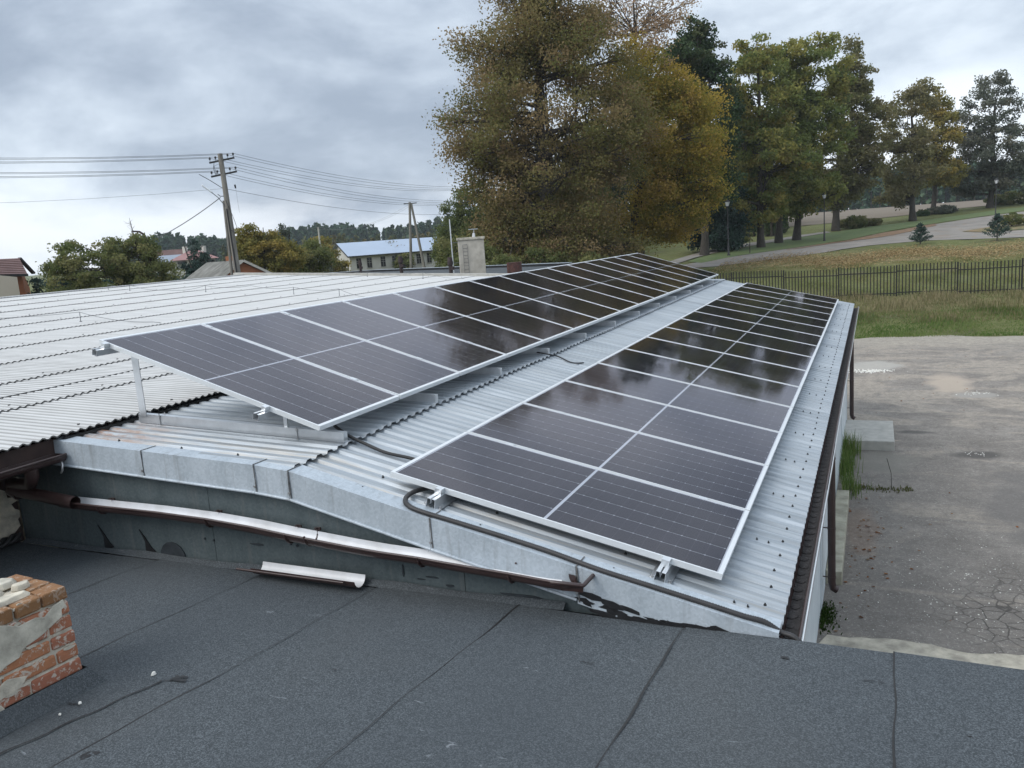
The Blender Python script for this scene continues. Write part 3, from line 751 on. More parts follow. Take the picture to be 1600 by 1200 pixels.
# ------------------------------------------------------------------ felt roof in the foreground
felt_b = thing('felt_roof_building', 'flat roof in the foreground covered with strips of dark grey mineral felt', 'building', (-1, 0, -4.79))
def build_felt():
    tops = [-6.09, -5.55, -4.60, -3.665, -2.78, -1.825, -.885, .09, 1.05, 2.0, 3.0, 4.0]
    bots = [-6.09, -6.3, -5.2, -4.19, -3.33, -2.235, -1.10, .075, 1.25, 2.3, 3.4, 4.4]
    Y0, Y1 = -1.6, 3.915
    def xat(i, y):
        s = (tops[i] - bots[i]) / (3.9 - .9)
        return tops[i] + (y - 3.9) * s + .006 * math.sin(y * 5 + i * 3) + .004 * math.sin(y * 13 + i)
    for i in range(len(tops) - 1):
        n = 26; vs = []
        for k in range(n + 1):
            y = Y0 + (Y1 - Y0) * k / n
            yy = y if k < n else Y1 + .004 * math.sin(i * 5)
            xl, xr = xat(i, y), xat(i + 1, y) + .0
            for t in range(5):
                x = xl + (xr - xl) * t / 4 - (.0 if t == 0 else 0)
                vs.append((x, yy, -2.036 + .007 * (1 - t / 4) + .0035 * math.sin(x * 3 + y * 2.1)))
        F = [(k * 5 + t, k * 5 + t + 1, (k + 1) * 5 + t + 1, (k + 1) * 5 + t) for k in range(n) for t in range(4)]
        mb = MB().add(vs, F, 0, True)
        # folded over the far edge
        e = [vs[n * 5 + t] for t in range(5)]
        for t in range(4):
            a, b = e[t], e[t + 1]
            mb.add([a, b, (b[0], b[1] + .006, b[2] - .14), (a[0], a[1] + .006, a[2] - .14)], [(0, 1, 2, 3)], 0)
        # raised lap edge
        for k in range(n):
            a, b = vs[k * 5], vs[(k + 1) * 5]
            mb.add([a, b, (b[0], b[1], b[2] - .012), (a[0], a[1], a[2] - .012)], [(0, 1, 2, 3)], 1)
        mb.build('roofing_felt_strip', [M['felt'], M['bitumen']], felt_b)
        if i > 0:
            bs = []; n2 = 90
            for k in range(n2 + 1):
                y = Y0 + (Y1 - Y0) * k / n2; w = .0042 + .006 * max(0, math.sin(y * 3.1 + i * 1.7) + .35 * math.sin(y * 11 + i)) + random.uniform(0, .0015)
                x = xat(i, y); bs += [(x - w, y, -2.0262), (x + .001, y, -2.0246)]
            B = MB().add(bs, [(2 * k, 2 * k + 1, 2 * k + 3, 2 * k + 2) for k in range(n2)])
            B.build('bitumen_seam', M['bitumen'], felt_b)
    # cross joint near the brick stack
    cj = [(-3.235 - .24 * t + .008 * math.sin(t * 20), 2.66 - .76 * t) for t in np.linspace(0, 1.3, 30)]
    vs = []
    for k, (x, y) in enumerate(cj):
        w = .004 + random.uniform(0, .002); vs += [(x - w, y, -2.0248), (x + w, y, -2.0243)]
    MB().add(vs, [(2 * k, 2 * k + 1, 2 * k + 3, 2 * k + 2) for k in range(len(cj) - 1)]).build('bitumen_seam', M['bitumen'], felt_b)
    MB().box2((-6.09, -1.6, -4.79), (4.2, 3.90, -2.06)).build('walls', M['concrete'], felt_b)
    # felt dressed up against the galvanised wall
    vs = []
    for k in range(40):
        x = -6.05 + k * .115; vs += [(x, 3.915, -2.03 + .002 * math.sin(k)), (x, 3.962 + .004 * math.sin(k * 1.3), -2.005 + .006 * math.sin(k * .7))]
    MB().add(vs, [(2 * k, 2 * k + 2, 2 * k + 3, 2 * k + 1) for k in range(39)], 0, True).build('felt_upstand', M['felt'], felt_b)
    # tar smudges
    for cx, cy, a, b in ((-3.17, 2.70, .055, .035), (-3.07, 2.09, .035, .03), (-1.25, 3.42, .035, .008), (-.37, 3.72, .025, .012), (.02, 3.62, .05, .005), (-2.45, 3.0, .012, .008), (.35, 3.3, .012, .006), (-3.5, 2.36, .04, .006)):
        mb = MB()
        for k in range(12):
            x, y = cx + random.gauss(0, a * .6), cy + random.gauss(0, b * .6); r = random.uniform(.15, .45)
            vs = [(x + a * r * math.cos(t) * random.uniform(.5, 1.3), y + b * r * math.sin(t) * random.uniform(.5, 1.3), -2.0262 + k * .00012) for t in np.linspace(0, 6.28, 7, endpoint=False)]
            mb.add(vs, [tuple(range(7))])
        mb.build('tar_smudge', M['tar'], felt_b)
build_felt()

# ------------------------------------------------------------------ brick chimney
def build_chimney():
    X, Y = -3.60, 2.52
    T = thing('brick_chimney', 'crumbling red brick chimney stub with broken cement cap on the felt roof', 'chimney', (-3.84, 2.2, -2.03))
    # frame: face towards the camera runs along v from the right corner; u is its outward normal
    v = Vector((-.10, -.995, 0)).normalized(); u = Vector((-v.y, v.x, 0)) * -1
    if u.x < 0: u = -u
    C0 = Vector((X, Y, -1.945)); W, Dp = .62, .42
    inw = -u
    def P(a, b, z): return C0 + v * a + inw * b + Vector((0, 0, z))
    rot = Matrix((v, u, Vector((0, 0, 1)))).transposed()
    lean = -.030
    courses = 6; ch = .0755; bh = .064
    def brick(a0, a1, b0, b1, k, mat, name='brick', proud=0):
        sh = Vector((lean * (k * ch) / .45, 0, 0))
        c = P((a0 + a1) / 2, (b0 + b1) / 2, k * ch + bh / 2) + sh + u * proud
        mb = MB()
        L, H, Wd = (a1 - a0) / 2, bh / 2, (b1 - b0) / 2
        # worn brick: jittered box with cut corners
        pts = []
        mb.box(c, (L, Wd, H), rot, 0, .0035)
        o = mb.build(name, mat, T); bevel(o, random.uniform(.006, .013), 2)
        return o
    rows = [[0, .255, .52, .62], [0, .115, .375, .62], [0, .125, .38, .62], [0, .12, .26, .50, .62], [0, .25, .375, .62], [0, .13, .26, .51, .62]]
    for k in range(courses):
        r = rows[k]
        for i in range(len(r) - 1):
            brick(r[i] + .004, r[i + 1] - .005, 0, .115, k, M['brick'] if k < 5 else M['brick_lichen'], proud=random.uniform(-.006, .003) + (.012 if k == 5 else 0))
        # far-side (short) face
        for b0, b1 in ((.12, .255), (.262, Dp)):
            brick(.002, .11, b0, b1, k, M['brick'] if k < 5 else M['brick_lichen'])
    # mortar core, a little recessed
    for k in range(courses):
        sh = lean * (k * ch) / .45
        hh = ch / 2 if k < courses - 1 else ch / 2 - .012
        c = P(W / 2, Dp / 2, k * ch + hh) + Vector((sh, 0, 0))
        MB().box(c, (W / 2 - .011, Dp / 2 - .011, hh), rot).build('mortar_bed', M['mortar'], T)
    # patch of cement render over courses 3-5
    def patch(poly, off, th, mat, name):
        pts = []
        for a, z in poly:
            p = P(a, 0, z) + Vector((lean * z / .45, 0, 0)) + u * off; pts.append(p)
        o = MB().prism(pts, u * th).build(name, mat, T); bevel(o, .004, 2); return o
    patch([(.03, .385), (.02, .34), (.045, .335), (.05, .30), (.16, .255), (.20, .245), (.25, .235), (.28, .20), (.34, .19), (.42, .155), (.5, .12), (.62, .07), (.62, .40), (.45, .395), (.36, .40), (.30, .37), (.25, .345), (.17, .35), (.13, .335), (.08, .37), (.05, .375)], -.001, .010, M['plaster_old'], 'render_patch')
    patch([(.26, .10), (.30, .06), (.40, .05), (.62, -.02), (.62, .05), (.5, .10), (.42, .10), (.35, .13)], -.002, .007, M['mortar'], 'render_patch')
    patch([(.38, -.012), (.45, -.03), (.62, -.04), (.62, .02), (.5, .03), (.44, .018), (.40, .03)], -.001, .008, M['plaster_pale'], 'render_patch')
    # mortar smears over brick edges
    mb = MB()
    for k in range(34):
        a = random.uniform(.035, .60); z = random.choice(range(courses)) * ch + random.gauss(.066, .010); s = random.uniform(.006, .022)
        pts = [P(a + s * 1.6 * math.cos(t) * random.uniform(.5, 1.3), 0, z + s * .55 * math.sin(t) * random.uniform(.5, 1.3)) + Vector((lean * z / .45, 0, 0)) + u * (.001 + .00003 * k) for t in np.linspace(0, 6.28, 8, endpoint=False)]
        mb.prism(pts, u * .004)
    tag(mb.build('mortar_smears', M['mortar'], T), kind='stuff')
    # broken cap of cement and rubble
    top = courses * ch
    sh = Vector((lean, 0, 0))
    for (a, b, ra, rb, h, mt) in ((.27, .085, .17, .060, .014, 'plaster_pale'), (.50, .09, .12, .07, .020, 'plaster_pale'), (.30, .20, .11, .055, .026, 'plaster_pale'), (.16, .30, .09, .07, .022, 'plaster_old'), (.47, .27, .11, .07, .034, 'plaster_pale'), (.11, .19, .05, .04, .018, 'plaster_pale'),
                                  (.33, .34, .09, .05, .030, 'plaster_pale'), (.40, .165, .035, .02, .010, 'brick'), (.57, .18, .05, .03, .016, 'brick'), (.22, .38, .05, .03, .016, 'brick')):
        n = 8; ring = [(a + ra * math.cos(t) * random.uniform(.75, 1.15), b + rb * math.sin(t) * random.uniform(.6, 1.2)) for t in np.linspace(0, 6.28, n, endpoint=False)]
        mb = MB(); bot = [P(p, q, top - .012) + sh for p, q in ring]; tp = [P(a + (p - a) * .8, b + (q - b) * .8, top + h * random.uniform(.7, 1.1)) + sh for p, q in ring]
        mb.add(bot + tp, [tuple(range(n))[::-1], tuple(range(n, 2 * n))] + [(i, (i + 1) % n, n + (i + 1) % n, n + i) for i in range(n)])
        o = mb.build('rubble_piece', M[mt], T); bevel(o, .003, 1)
    # felt upstand round the foot
    mb = MB()
    o1 = .012; f = .055
    base = [P(-o1 - f, -o1 - f, -.085), P(W + .3, -o1 - f, -.085)]
    up = [P(-o1, -o1, .006), P(W + .3, -o1, .006)]
    sd = [P(-o1 - f, Dp, -.085), P(-o1, Dp, .006)]
    mb.add([base[0], base[1], up[1], up[0], sd[0], sd[1]], [(0, 1, 2, 3), (0, 3, 5, 4)])
    mb.build('felt_collar', M['felt'], T)
build_chimney()
for (x, y, s, lab) in ((-3.326, 2.691, .016, 'white mortar crumb lying beside the tar smudge, biggest of the crumbs'), (-3.585, 2.52, .011, 'white mortar crumb touching the corner of the brick chimney felt'),
                       (-3.466, 2.377, .011, 'white mortar crumb lying in front of the brick chimney'), (-3.474, 2.275, .009, 'smallest white mortar crumb, nearest the bottom edge by the brick chimney')):
    n = 7; mb = MB()
    a = [(x + s * math.cos(t) * random.uniform(.6, 1.2), y + s * math.sin(t) * random.uniform(.6, 1.2), -2.028) for t in np.linspace(0, 6.28, n, endpoint=False)]
    b = [(x + (p[0] - x) * .7, y + (p[1] - y) * .7, -2.028 + s * random.uniform(.7, 1.2)) for p in a]
    mb.add(a + b, [tuple(range(n))[::-1], tuple(range(n, 2 * n))] + [(i, (i + 1) % n, n + (i + 1) % n, n + i) for i in range(n)])
    o = mb.build('mortar_crumb', M['paper'], None, loc=(x, y, -2.03)); bevel(o, .002, 1)
    tag(o, lab, 'rubble', 'mortar crumbs on the felt roof')

# ------------------------------------------------------------------ solar panels
PW, PL, AW = 1.038, 2.094, 1.058
def make_panel():
    root = thing('solar_panel', 'x', 'solar panel')
    mb = MB(); H = .035; s_, l_ = .026, .012
    mb.box2((-PL, 0, -H), (0, l_, 0)); mb.box2((-PL, PW - l_, -H), (0, PW, 0))
    mb.box2((-PL, l_, -H), (-PL + s_, PW - l_, -.0002)); mb.box2((-s_, l_, -H), (0, PW - l_, -.0002))
    f = mb.build('frame', M['alu_frame'], root, world=False)
    MB().box2((-PL + s_, l_, -.009), (-s_, PW - l_, -.0052)).build('backsheet', M['backsheet'], root, world=False)
    ry = (PW - 2 * l_ - .012) / 6
    first = {}
    for half in (0, 1):
        x0 = -PL + s_ + .008 if half == 0 else -PL / 2 + .010
        x1 = -PL / 2 - .010 if half == 0 else -s_ - .008
        for r in range(6):
            y0 = l_ + .006 + r * ry
            if 'me' not in first:
                mb = MB().box2((x0 - x0, .0027, -.0005), (x1 - x0, ry - .0027, .0005))
                o = mb.build('cell_string', M['cell'], root, world=False); first['me'] = o.data
            else:
                o = bpy.data.objects.new('cell_string', first['me']); COL.objects.link(o); o.parent = root
            o.location = (x0, y0, -.0045)
    g = MB().add([(-PL + s_, l_, -.0022), (-s_, l_, -.0022), (-s_, PW - l_, -.0022), (-PL + s_, PW - l_, -.0022)], [(0, 1, 2, 3)]).build('glass', M['glass'], root, world=False)
    MB().box2((-PL / 2 - .06, PW / 2 - .05, -.025), (-PL / 2 + .06, PW / 2 + .05, -.0095)).build('junction_box', M['rubber'], root, world=False)
    return root
ORD = ['nearest', 'second', 'third', 'fourth', 'fifth', 'sixth', 'seventh', 'eighth', 'ninth', 'tenth', 'eleventh', 'twelfth', 'thirteenth', 'fourteenth', 'farthest']
def build_arrays():
    proto = make_panel(); first = True
    for (P0, a, nm, where) in (((-.737, 4.182, -1.842), .2287, 'eaves row', 'lower right row beside the eaves'), ((-3.460, 4.407, -1.149), .3069, 'raised row', 'raised left row on legs')):
        for k in range(15):
            o = proto if first else copy_tree(proto); first = False
            o.location = (P0[0], P0[1] + k * AW, P0[2]); o.rotation_euler = (random.uniform(-.0012, .0012), a + random.uniform(-.001, .001), 0)
            c = 'nearest' if k == 0 else ORD[k] if k == 14 else ORD[k] + ' from the camera'
            tag(o, 'solar panel, %s, in the %s' % (c, where), 'solar panel', 'solar panels of the ' + nm)
build_arrays()
def ribbon(pts, th, y0, y1, rotf):
    """thin folded profile (x,z) extruded along y"""
    mb = MB(); L = []
    for i, p in enumerate(pts):
        a = Vector(pts[max(i - 1, 0)]); b = Vector(pts[min(i + 1, len(pts) - 1)]); d = (b - a).normalized(); nrm = Vector((-d.y, d.x))
        L.append((Vector(p), Vector(p) + nrm * th))
    vs = []
    for y in (y0, y1):
        for a, b in L: vs += [rotf(a.x, y, a.y), rotf(b.x, y, b.y)]
    n = len(L)
    for i in range(n - 1):
        q = 2 * i; r = q + 2; o = 2 * n
        mb.add(vs, [(q, r, o + r, o + q), (q + 1, o + q + 1, o + r + 1, r + 1), (q, q + 1, r + 1, r), (o + q, o + r, o + r + 1, o + q + 1)])
    return mb
def build_rails():
    prof = [(-.062, 0), (-.030, 0), (-.024, .060), (-.007, .060), (0, .030), (.007, .060), (.024, .060), (.030, 0), (.062, 0)]
    for lx, lab in ((-2.44, 'short end of the upslope mounting rail under the lower solar row'), (-1.055, 'short end of the downslope mounting rail under the lower solar row')):
        ca, sa = math.cos(.2287), math.sin(.2287); z0 = zl(lx) + .014
        rf = lambda x, y, z: (lx + x * ca + z * sa, y, z0 - x * sa + z * ca)
        T = thing('mounting_rail', lab, 'rail', (lx, 4.06, z0), 'rails under the lower solar row')
        ribbon(prof, .003, 4.055, 4.50, rf).build('rail_profile', M['alu'], T)
        ribbon([(-.02, 0), (.02, 0), (.02, .036), (-.02, .036), (-.02, 0)], .002, 4.5, 20.15, rf).build('rail_profile', M['alu'], T)
        mb = MB(); mb.add([rf(x, y, z) for x in (-.022, .022) for y in (4.135, 4.180) for z in (.058, .100)], [(0, 1, 3, 2), (4, 6, 7, 5), (0, 4, 5, 1), (2, 3, 7, 6), (0, 2, 6, 4), (1, 5, 7, 3)])
        mb.build('end_clamp', M['alu'], T)
        mb = MB()
        for sx in (-.05, .05): mb.tube([rf(sx, 4.09, .002), rf(sx, 4.09, .014)], .009, 6)
        mb.build('screw', M['steel'], T)
        for k in range(1, 15):
            y = 4.182 + k * AW - .010; mb = MB()
            zt = (.1287)
            mb.add([rf(x, yy, z) for x in (-.03, .03) for yy in (y - .016, y + .016) for z in (.0965, .1005)], [(0, 1, 3, 2), (4, 6, 7, 5), (0, 4, 5, 1), (2, 3, 7, 6), (0, 2, 6, 4), (1, 5, 7, 3)])
            mb.build('mid_clamp', M['alu'], T)
    ca, sa = math.cos(.3069), math.sin(.3069)
    for lx, lab in ((-2.0, 'upper aluminium rail sticking out under the high edge of the raised solar row'), (-.45, 'lower aluminium rail sticking out under the raised solar row')):
        rf = lambda x, y, z: (-3.46 + (lx + x) * ca + z * sa, y, -1.149 - (lx + x) * sa + z * ca)
        c = rf(0, 4.25, -.06)
        T = thing('mounting_rail', lab, 'rail', c, 'rails under the raised solar row')
        ribbon([(-.007, -.036), (-.022, -.036), (-.022, -.080), (.022, -.080), (.022, -.036), (.007, -.036)][::-1], .003, 4.29, 20.35, rf).build('rail_profile', M['alu'], T)
        MB().add([rf(x, y, z) for x in (-.018, .018) for y in (4.36, 4.405) for z in (-.034, .004)], [(0, 1, 3, 2), (4, 6, 7, 5), (0, 4, 5, 1), (2, 3, 7, 6), (0, 2, 6, 4), (1, 5, 7, 3)]).build('end_clamp', M['alu'], T)
        for k in range(1, 15):
            y = 4.407 + k * AW - .010
            MB().add([rf(x, yy, z) for x in (-.03, .03) for yy in (y - .022, y + .022) for z in (-.001, .003)], [(0, 1, 3, 2), (4, 6, 7, 5), (0, 4, 5, 1), (2, 3, 7, 6), (0, 2, 6, 4), (1, 5, 7, 3)]).build('mid_clamp', M['alu'], T)
    # support triangles
    root = thing('support_frame', 'x', 'support frame', (-4.4, 4.60, -1.25))
    y = 4.60
    MB().bar((-5.36, y, zu(-5.36) + .042), (-3.40, y, zu(-3.40) + .052), .046, .072).build('base_rail', M['alu'], root)
    # angle-section leg
    lg = MB(); lg.box2((-5.335, y - .030, zu(-5.3) + .06), (-5.265, y - .025, -.655)); lg.box2((-5.335, y - .025, zu(-5.3) + .06), (-5.330, y + .030, -.655))
    lg.build('leg', M['alu'], root)
    MB().box2((-3.925, y - .01, zu(-3.9) + .08), (-3.895, y + .01, -1.10)).build('front_post', M['alu'], root)
    b = MB()
    for x in (-5.13, -3.80):
        for dy in (-.028, .028): b.tube([(x, y + dy, zu(x)), (x, y + dy, zu(x) + .095)], .004, 6)
        b.box((x, y, zu(x) + .076), (.012, .034, .003))
    b.build('roof_bolt', M['steel'], root)
    labs = ['nearest aluminium support frame with its upright leg in full view under the raised solar row'] + ['aluminium support frame under the raised solar row, %s from the camera' % ORD[k] for k in range(1, 12)]
    for k in range(12):
        o = root if k == 0 else copy_tree(root)
        o.location = (-4.4, 4.60 + 1.33 * k, -1.25)
        tag(o, labs[k], 'support frame', 'support frames of the raised solar row')
build_rails()

# ------------------------------------------------------------------ loose gutter, fragments, conduits
def gutter(path, r, name, label, rise=.0, caps=False, arc=(3.00, 6.05)):
    """half-round gutter following path; white inside (mi 0), brown outside (mi 1)"""
    T = thing(name, label, 'gutter', path[0])
    N = 10; inn = []; outr = []
    pts = [Vector(p) for p in path]
    for i, p in enumerate(pts):
        for t in range(N + 1):
            a = arc[0] + (arc[1] - arc[0]) * t / N
            # y towards the wall (+), front lip at -y
            inn.append((p.x, p.y - math.cos(a) * -r, p.z + r * math.sin(a))); outr.append((p.x, p.y + math.cos(a) * (r + .004), p.z + (r + .004) * math.sin(a)))
    n = N + 1; k = len(pts)
    q = lambda off: [(off + i * n + t, off + i * n + t + 1, off + (i + 1) * n + t + 1, off + (i + 1) * n + t) for i in range(k - 1) for t in range(N)]
    mb = MB(); mb.add(inn, q(0), 0, True); mb.add(outr, q(0), 1, True)
    for i in range(k - 1):
        for t in (0, N):
            a, b = i * n + t, (i + 1) * n + t
            mb.add([inn[a], inn[b], outr[b], outr[a]], [(0, 1, 2, 3)], 0 if t else 1)
    for i in (0, k - 1):
        for t in range(N):
            a = i * n + t; mb.add([inn[a], inn[a + 1], outr[a + 1], outr[a]], [(0, 1, 2, 3)], 1)
    mb.build('channel', [M['white_in'], M['brown']], T)
    return T
def build_loose():
    P = [(-5.42, -1.650), (-5.0, -1.655), (-4.46, -1.660), (-4.0, -1.675), (-3.63, -1.70), (-3.35, -1.728), (-3.13, -1.746), (-2.9, -1.765), (-2.67, -1.780), (-2.4, -1.790), (-2.235, -1.802), (-1.83, -1.826), (-1.56, -1.846)]
    path = [(x, 3.868, z + .032) for x, z in P]
    T = gutter(path, .062, 'loose_gutter', 'long sagging half-round gutter, white inside and brown outside, hung along the galvanised wall', arc=(math.pi, 2 * math.pi))
    f = [(x, y - .066, z) for x, y, z in path]
    MB().tube(f, .0085, 8).build('front_bead', M['brown'], T)
    for x, y, z in [path[i] for i in (1, 3, 5, 9, 11)] + [(-3.2, 3.868, -1.70)]:
        b = MB(); b.tube([(x, y + .062 * -math.cos(a) * 1.12, z + .0735 * math.sin(a)) for a in np.linspace(math.pi * .98, 2.02 * math.pi, 10)], .0075, 6)
        b.box((x, y + .072, z + .005), (.02, .006, .010)); b.tube([(x, y + .066, z + .01), (x, y + .04, z + .018)], .006, 6)
        b.build('bracket', M['brown'], T)
    # corner piece at the low end: tall curved neck and the open square rim
    e = path[-1]; mb = MB(); R_ = .070
    n = 12; vs = []
    cx = e[0]
    for i, (dx, dz, rr) in enumerate(((0.0, 0, .0655), (.035, 0, .068), (.085, .006, .070), (.11, .014, .072))):
        for t in range(n + 1):
            a = math.pi + math.pi * t / n; vs.append((cx + dx, e[1] + rr * math.cos(a), e[2] + dz + rr * math.sin(a)))
    mb.add(vs, [(i * (n + 1) + t, i * (n + 1) + t + 1, (i + 1) * (n + 1) + t + 1, (i + 1) * (n + 1) + t) for i in range(3) for t in range(n)], 0, True)
    c = mb.build('corner_piece', M['brown'], T)
    fr = (cx, e[1] - .070, e[2]); k1 = (cx + .165, e[1] - .072, e[2] + .002); k2 = (cx + .185, e[1] + .085, e[2] + .012)
    MB().tube([(cx - .02, e[1] - .068, e[2]), k1, (k1[0] + .003, k1[1] + .01, k1[2] + .001), k2], .012, 8).build('rim', M['brown'], c)
    s = MB(); s.box2((cx - .055, e[1] + .052, e[2] + .002), (cx + .045, e[1] + .072, e[2] + .012)); s.bar((cx + .03, e[1] + .055, e[2] + .010), (cx + .055, e[1] + .135, e[2] + .020), .018, .008); s.build('back_rim', M['brown'], c)
    s = MB()
    vs = []
    for i in range(9):                      # curved side leg of the corner, swept towards +y
        t = i / 8; a = math.pi * 1.5 * 0 + t * math.pi / 2
        for off in (0, .045):
            vs.append((cx + .04 + off + .075 * (1 - math.cos(a)) * .9, e[1] + .05 - .02 * t - off * .3, e[2] + .004 - .066 * math.sin(a)))
    s.add(vs, [(2 * i, 2 * i + 1, 2 * i + 3, 2 * i + 2) for i in range(8)], 0, True); s.build('neck', M['brown'], c)
    MB().prism([(cx + .01, e[1] - .066, e[2] - .004), (cx + .165, e[1] - .07, e[2] - .003), (cx + .16, e[1] - .066, e[2] - .040), (cx + .03, e[1] - .05, e[2] - .050)], (0, .004, 0)).build('front_plate', M['brown'], c)
    # offcut on the felt roof
    T = gutter([(x, 3.872 - .02 * (x + 3.66), -1.952) for x in np.linspace(-3.675, -2.86, 8)], .058, 'gutter_offcut', 'short white and brown gutter offcut lying on the felt roof against the wall', arc=(math.pi * 1.02, 2 * math.pi * .985))
    MB().tube([(-3.78, 3.80, -1.965), (-2.93, 3.785, -1.962)], .008, 8).build('front_bead', M['brown'], T)
    # black conduit along the verge
    L = [(-2.40, 4.40), (-2.508, 4.337), (-2.575, 4.26), (-2.61, 4.15), (-2.595, 4.04), (-2.54, 3.97), (-2.44, 3.945), (-2.2, 3.955), (-1.9, 3.965), (-1.633, 3.965), (-1.35, 3.945), (-1.09, 3.95), (-.77, 3.955), (-.60, 3.955), (-.50, 3.965)]
    pts = [(x, y, zl(x) + .034) for x, y in L] + [(-.42, 3.962, -2.022), (-.36, 3.955, -2.035), (-.31, 3.94, -2.075), (-.28, 3.93, -2.14)]
    # resample and ripple
    def resample(P, st):
        P = [Vector(p) for p in P]; out = []
        def cm(p0, p1, p2, p3, t): return .5 * ((2 * p1) + (p2 - p0) * t + (2 * p0 - 5 * p1 + 4 * p2 - p3) * t * t + (3 * p1 - p0 - 3 * p2 + p3) * t ** 3)
        for i in range(len(P) - 1):
            a, b, c_, d = P[max(i - 1, 0)], P[i], P[i + 1], P[min(i + 2, len(P) - 1)]
            k = max(1, int((c_ - b).length / st))
            for j in range(k): out.append(cm(a, b, c_, d, j / k))
        out.append(P[-1]); return out
    Q = resample(pts, .006)
    o = MB().tube(Q, [.0155 if (i // 1) % 2 else .0130 for i in range(len(Q))], 10).build('conduit', M['conduit'], None, loc=tuple(pts[0]))
    tag(o, 'thick black conduit curling from under the lower panels along the verge to the gutter', 'conduit')
    o = MB().tube(resample([(-3.62, 4.78, -1.24), (-3.45, 4.69, zl(-3.45) + .045), (-3.3, 4.665, zl(-3.3) + .032), (-3.1, 4.63, zl(-3.1) + .026), (-2.92, 4.65, zl(-2.92) + .03), (-2.7, 4.66, zl(-2.7) + .03)], .02), .012, 8).build('cable', M['cable'], None, loc=(-3.45, 4.69, -1.3))
    tag(o, 'black cable crossing the corrugated roof from raised row to lower row near corner', 'cable')
    o = MB().tube(resample([(-3.7, 8.7, zu(-3.7) + .03), (-3.42, 8.5, zl(-3.42) + .05), (-3.3, 8.6, zl(-3.3) + .03), (-3.1, 8.5, zl(-3.1) + .02), (-3.0, 8.62, zl(-3.0) + .02)], .02), .008, 8).build('cable', M['cable'], None, loc=(-3.42, 8.5, -1.3))
    tag(o, 'loose end of thin black cable lying on the roof where the pitch changes', 'cable')
    o = MB().tube(resample([(-5.0, 5.15, -.82), (-4.85, 5.1, -.92), (-4.7, 5.05, -.96), (-4.5, 5.05, -.97), (-4.3, 5.1, -.93)], .02), .012, 8).build('cable', M['cable'], None, loc=(-4.7, 4.6, -1.0))
    tag(o, 'black cable sagging under the first panel of the raised row', 'cable')
    # braided cable bundle in the corner
    T = thing('cable_bundle', 'bundle of black cables lying in the corner by the flaking plaster', 'cables', (-6.0, 3.7, -2.0))
    for j in range(3):
        pp = []
        for i in range(40):
            t = i / 39; ang = t * 22 + j * 2.09
            pp.append((-6.01 + .022 * math.cos(ang), 3.1 + .78 * t, -1.99 + .03 * t + .022 * math.sin(ang)))
        MB().tube(pp, .017, 7).build('cable_strand', M['cable'], T)
build_loose()

# ------------------------------------------------------------------ lightning wires on the white roof
def build_lightning():
    def rod(x, y, h, lab):
        T = thing('wire_holder', lab, 'wire holder', (x, y, zw(x)), 'wire holders on the white roof')
        MB().tube([(x, y, zw(x)), (x + .01, y, zw(x) + h)], .006, 6).build('rod', M['wire'], T)
        MB().tube([(x, y, zw(x) + .006), (x, y, zw(x) + .02)], .02, 6).build('foot', M['wire'], T)
    pos = [(-12.1, 9.48, .17, 'small wire holder on the white roof nearest the raised solar row corner'), (-18.0, 15.05, .17, 'leftmost of the small wire holders near the white roof ridge'), (-17.19, 15.0, .15, 'second wire holder from the left near the white roof ridge'),
           (-14.66, 14.97, .16, 'third wire holder from the left across the white roof'), (-11.84, 14.7, .17, 'fourth wire holder from the left with crossed wires on the white roof'), (-10.44, 14.45, .17, 'rightmost wire holder on the white roof just above the raised solar row'),
           (-13.67, 20.4, .16, 'left wire holder on the far verge strip of the white roof'), (-11.43, 19.77, .18, 'right wire holder near the far verge strip of the white roof')]
    for p in pos: rod(*p)
    def wire(pts, lab):
        out = []
        for i in range(len(pts) - 1):
            a, b = Vector(pts[i]), Vector(pts[i + 1])
            for k in range(8):
                t = k / 8; p = a.lerp(b, t); p.z -= .05 * 4 * t * (1 - t); out.append(p)
        out.append(Vector(pts[-1]))
        tag(MB().tube(out, .0042, 5).build('lightning_wire', M['wire'], None, loc=tuple(pts[0])), lab, 'wire', 'lightning wires over the white roof')
    r = lambda x, y, h: (x, y, zw(x) + h)
    wire([r(-15.5, 9.2, .02), r(-12.1, 9.48, .17), r(-10.6, 9.6, .03), r(-9.2, 10.2, .02)], 'thin wire sagging past the holder nearest the raised solar row corner')
    wire([r(-18.0, 15.05, .17), r(-17.19, 15.0, .15), r(-16.0, 15.1, .03), r(-14.66, 14.97, .16), r(-13.2, 14.9, .18), r(-11.84, 14.7, .17), r(-10.44, 14.45, .17), r(-9.4, 14.2, .02)], 'long thin wire running down the white roof over several holders')
    wire([r(-16.5, 20.4, .05), r(-13.67, 20.4, .16), r(-11.43, 19.77, .18), r(-9.9, 19.3, .05)], 'thin wire along the far verge of the white roof')
    tag(MB().tube([(-7.19, y, zw(-7.19) + .012 + .002 * math.sin(y * 3)) for y in np.arange(.7, 13, .4)], .006, 6).build('earth_cable', M['cable'], None, loc=(-7.19, .7, -1.05)), 'straight black cable lying along the white roof between two sheet laps', 'cable')
build_lightning()

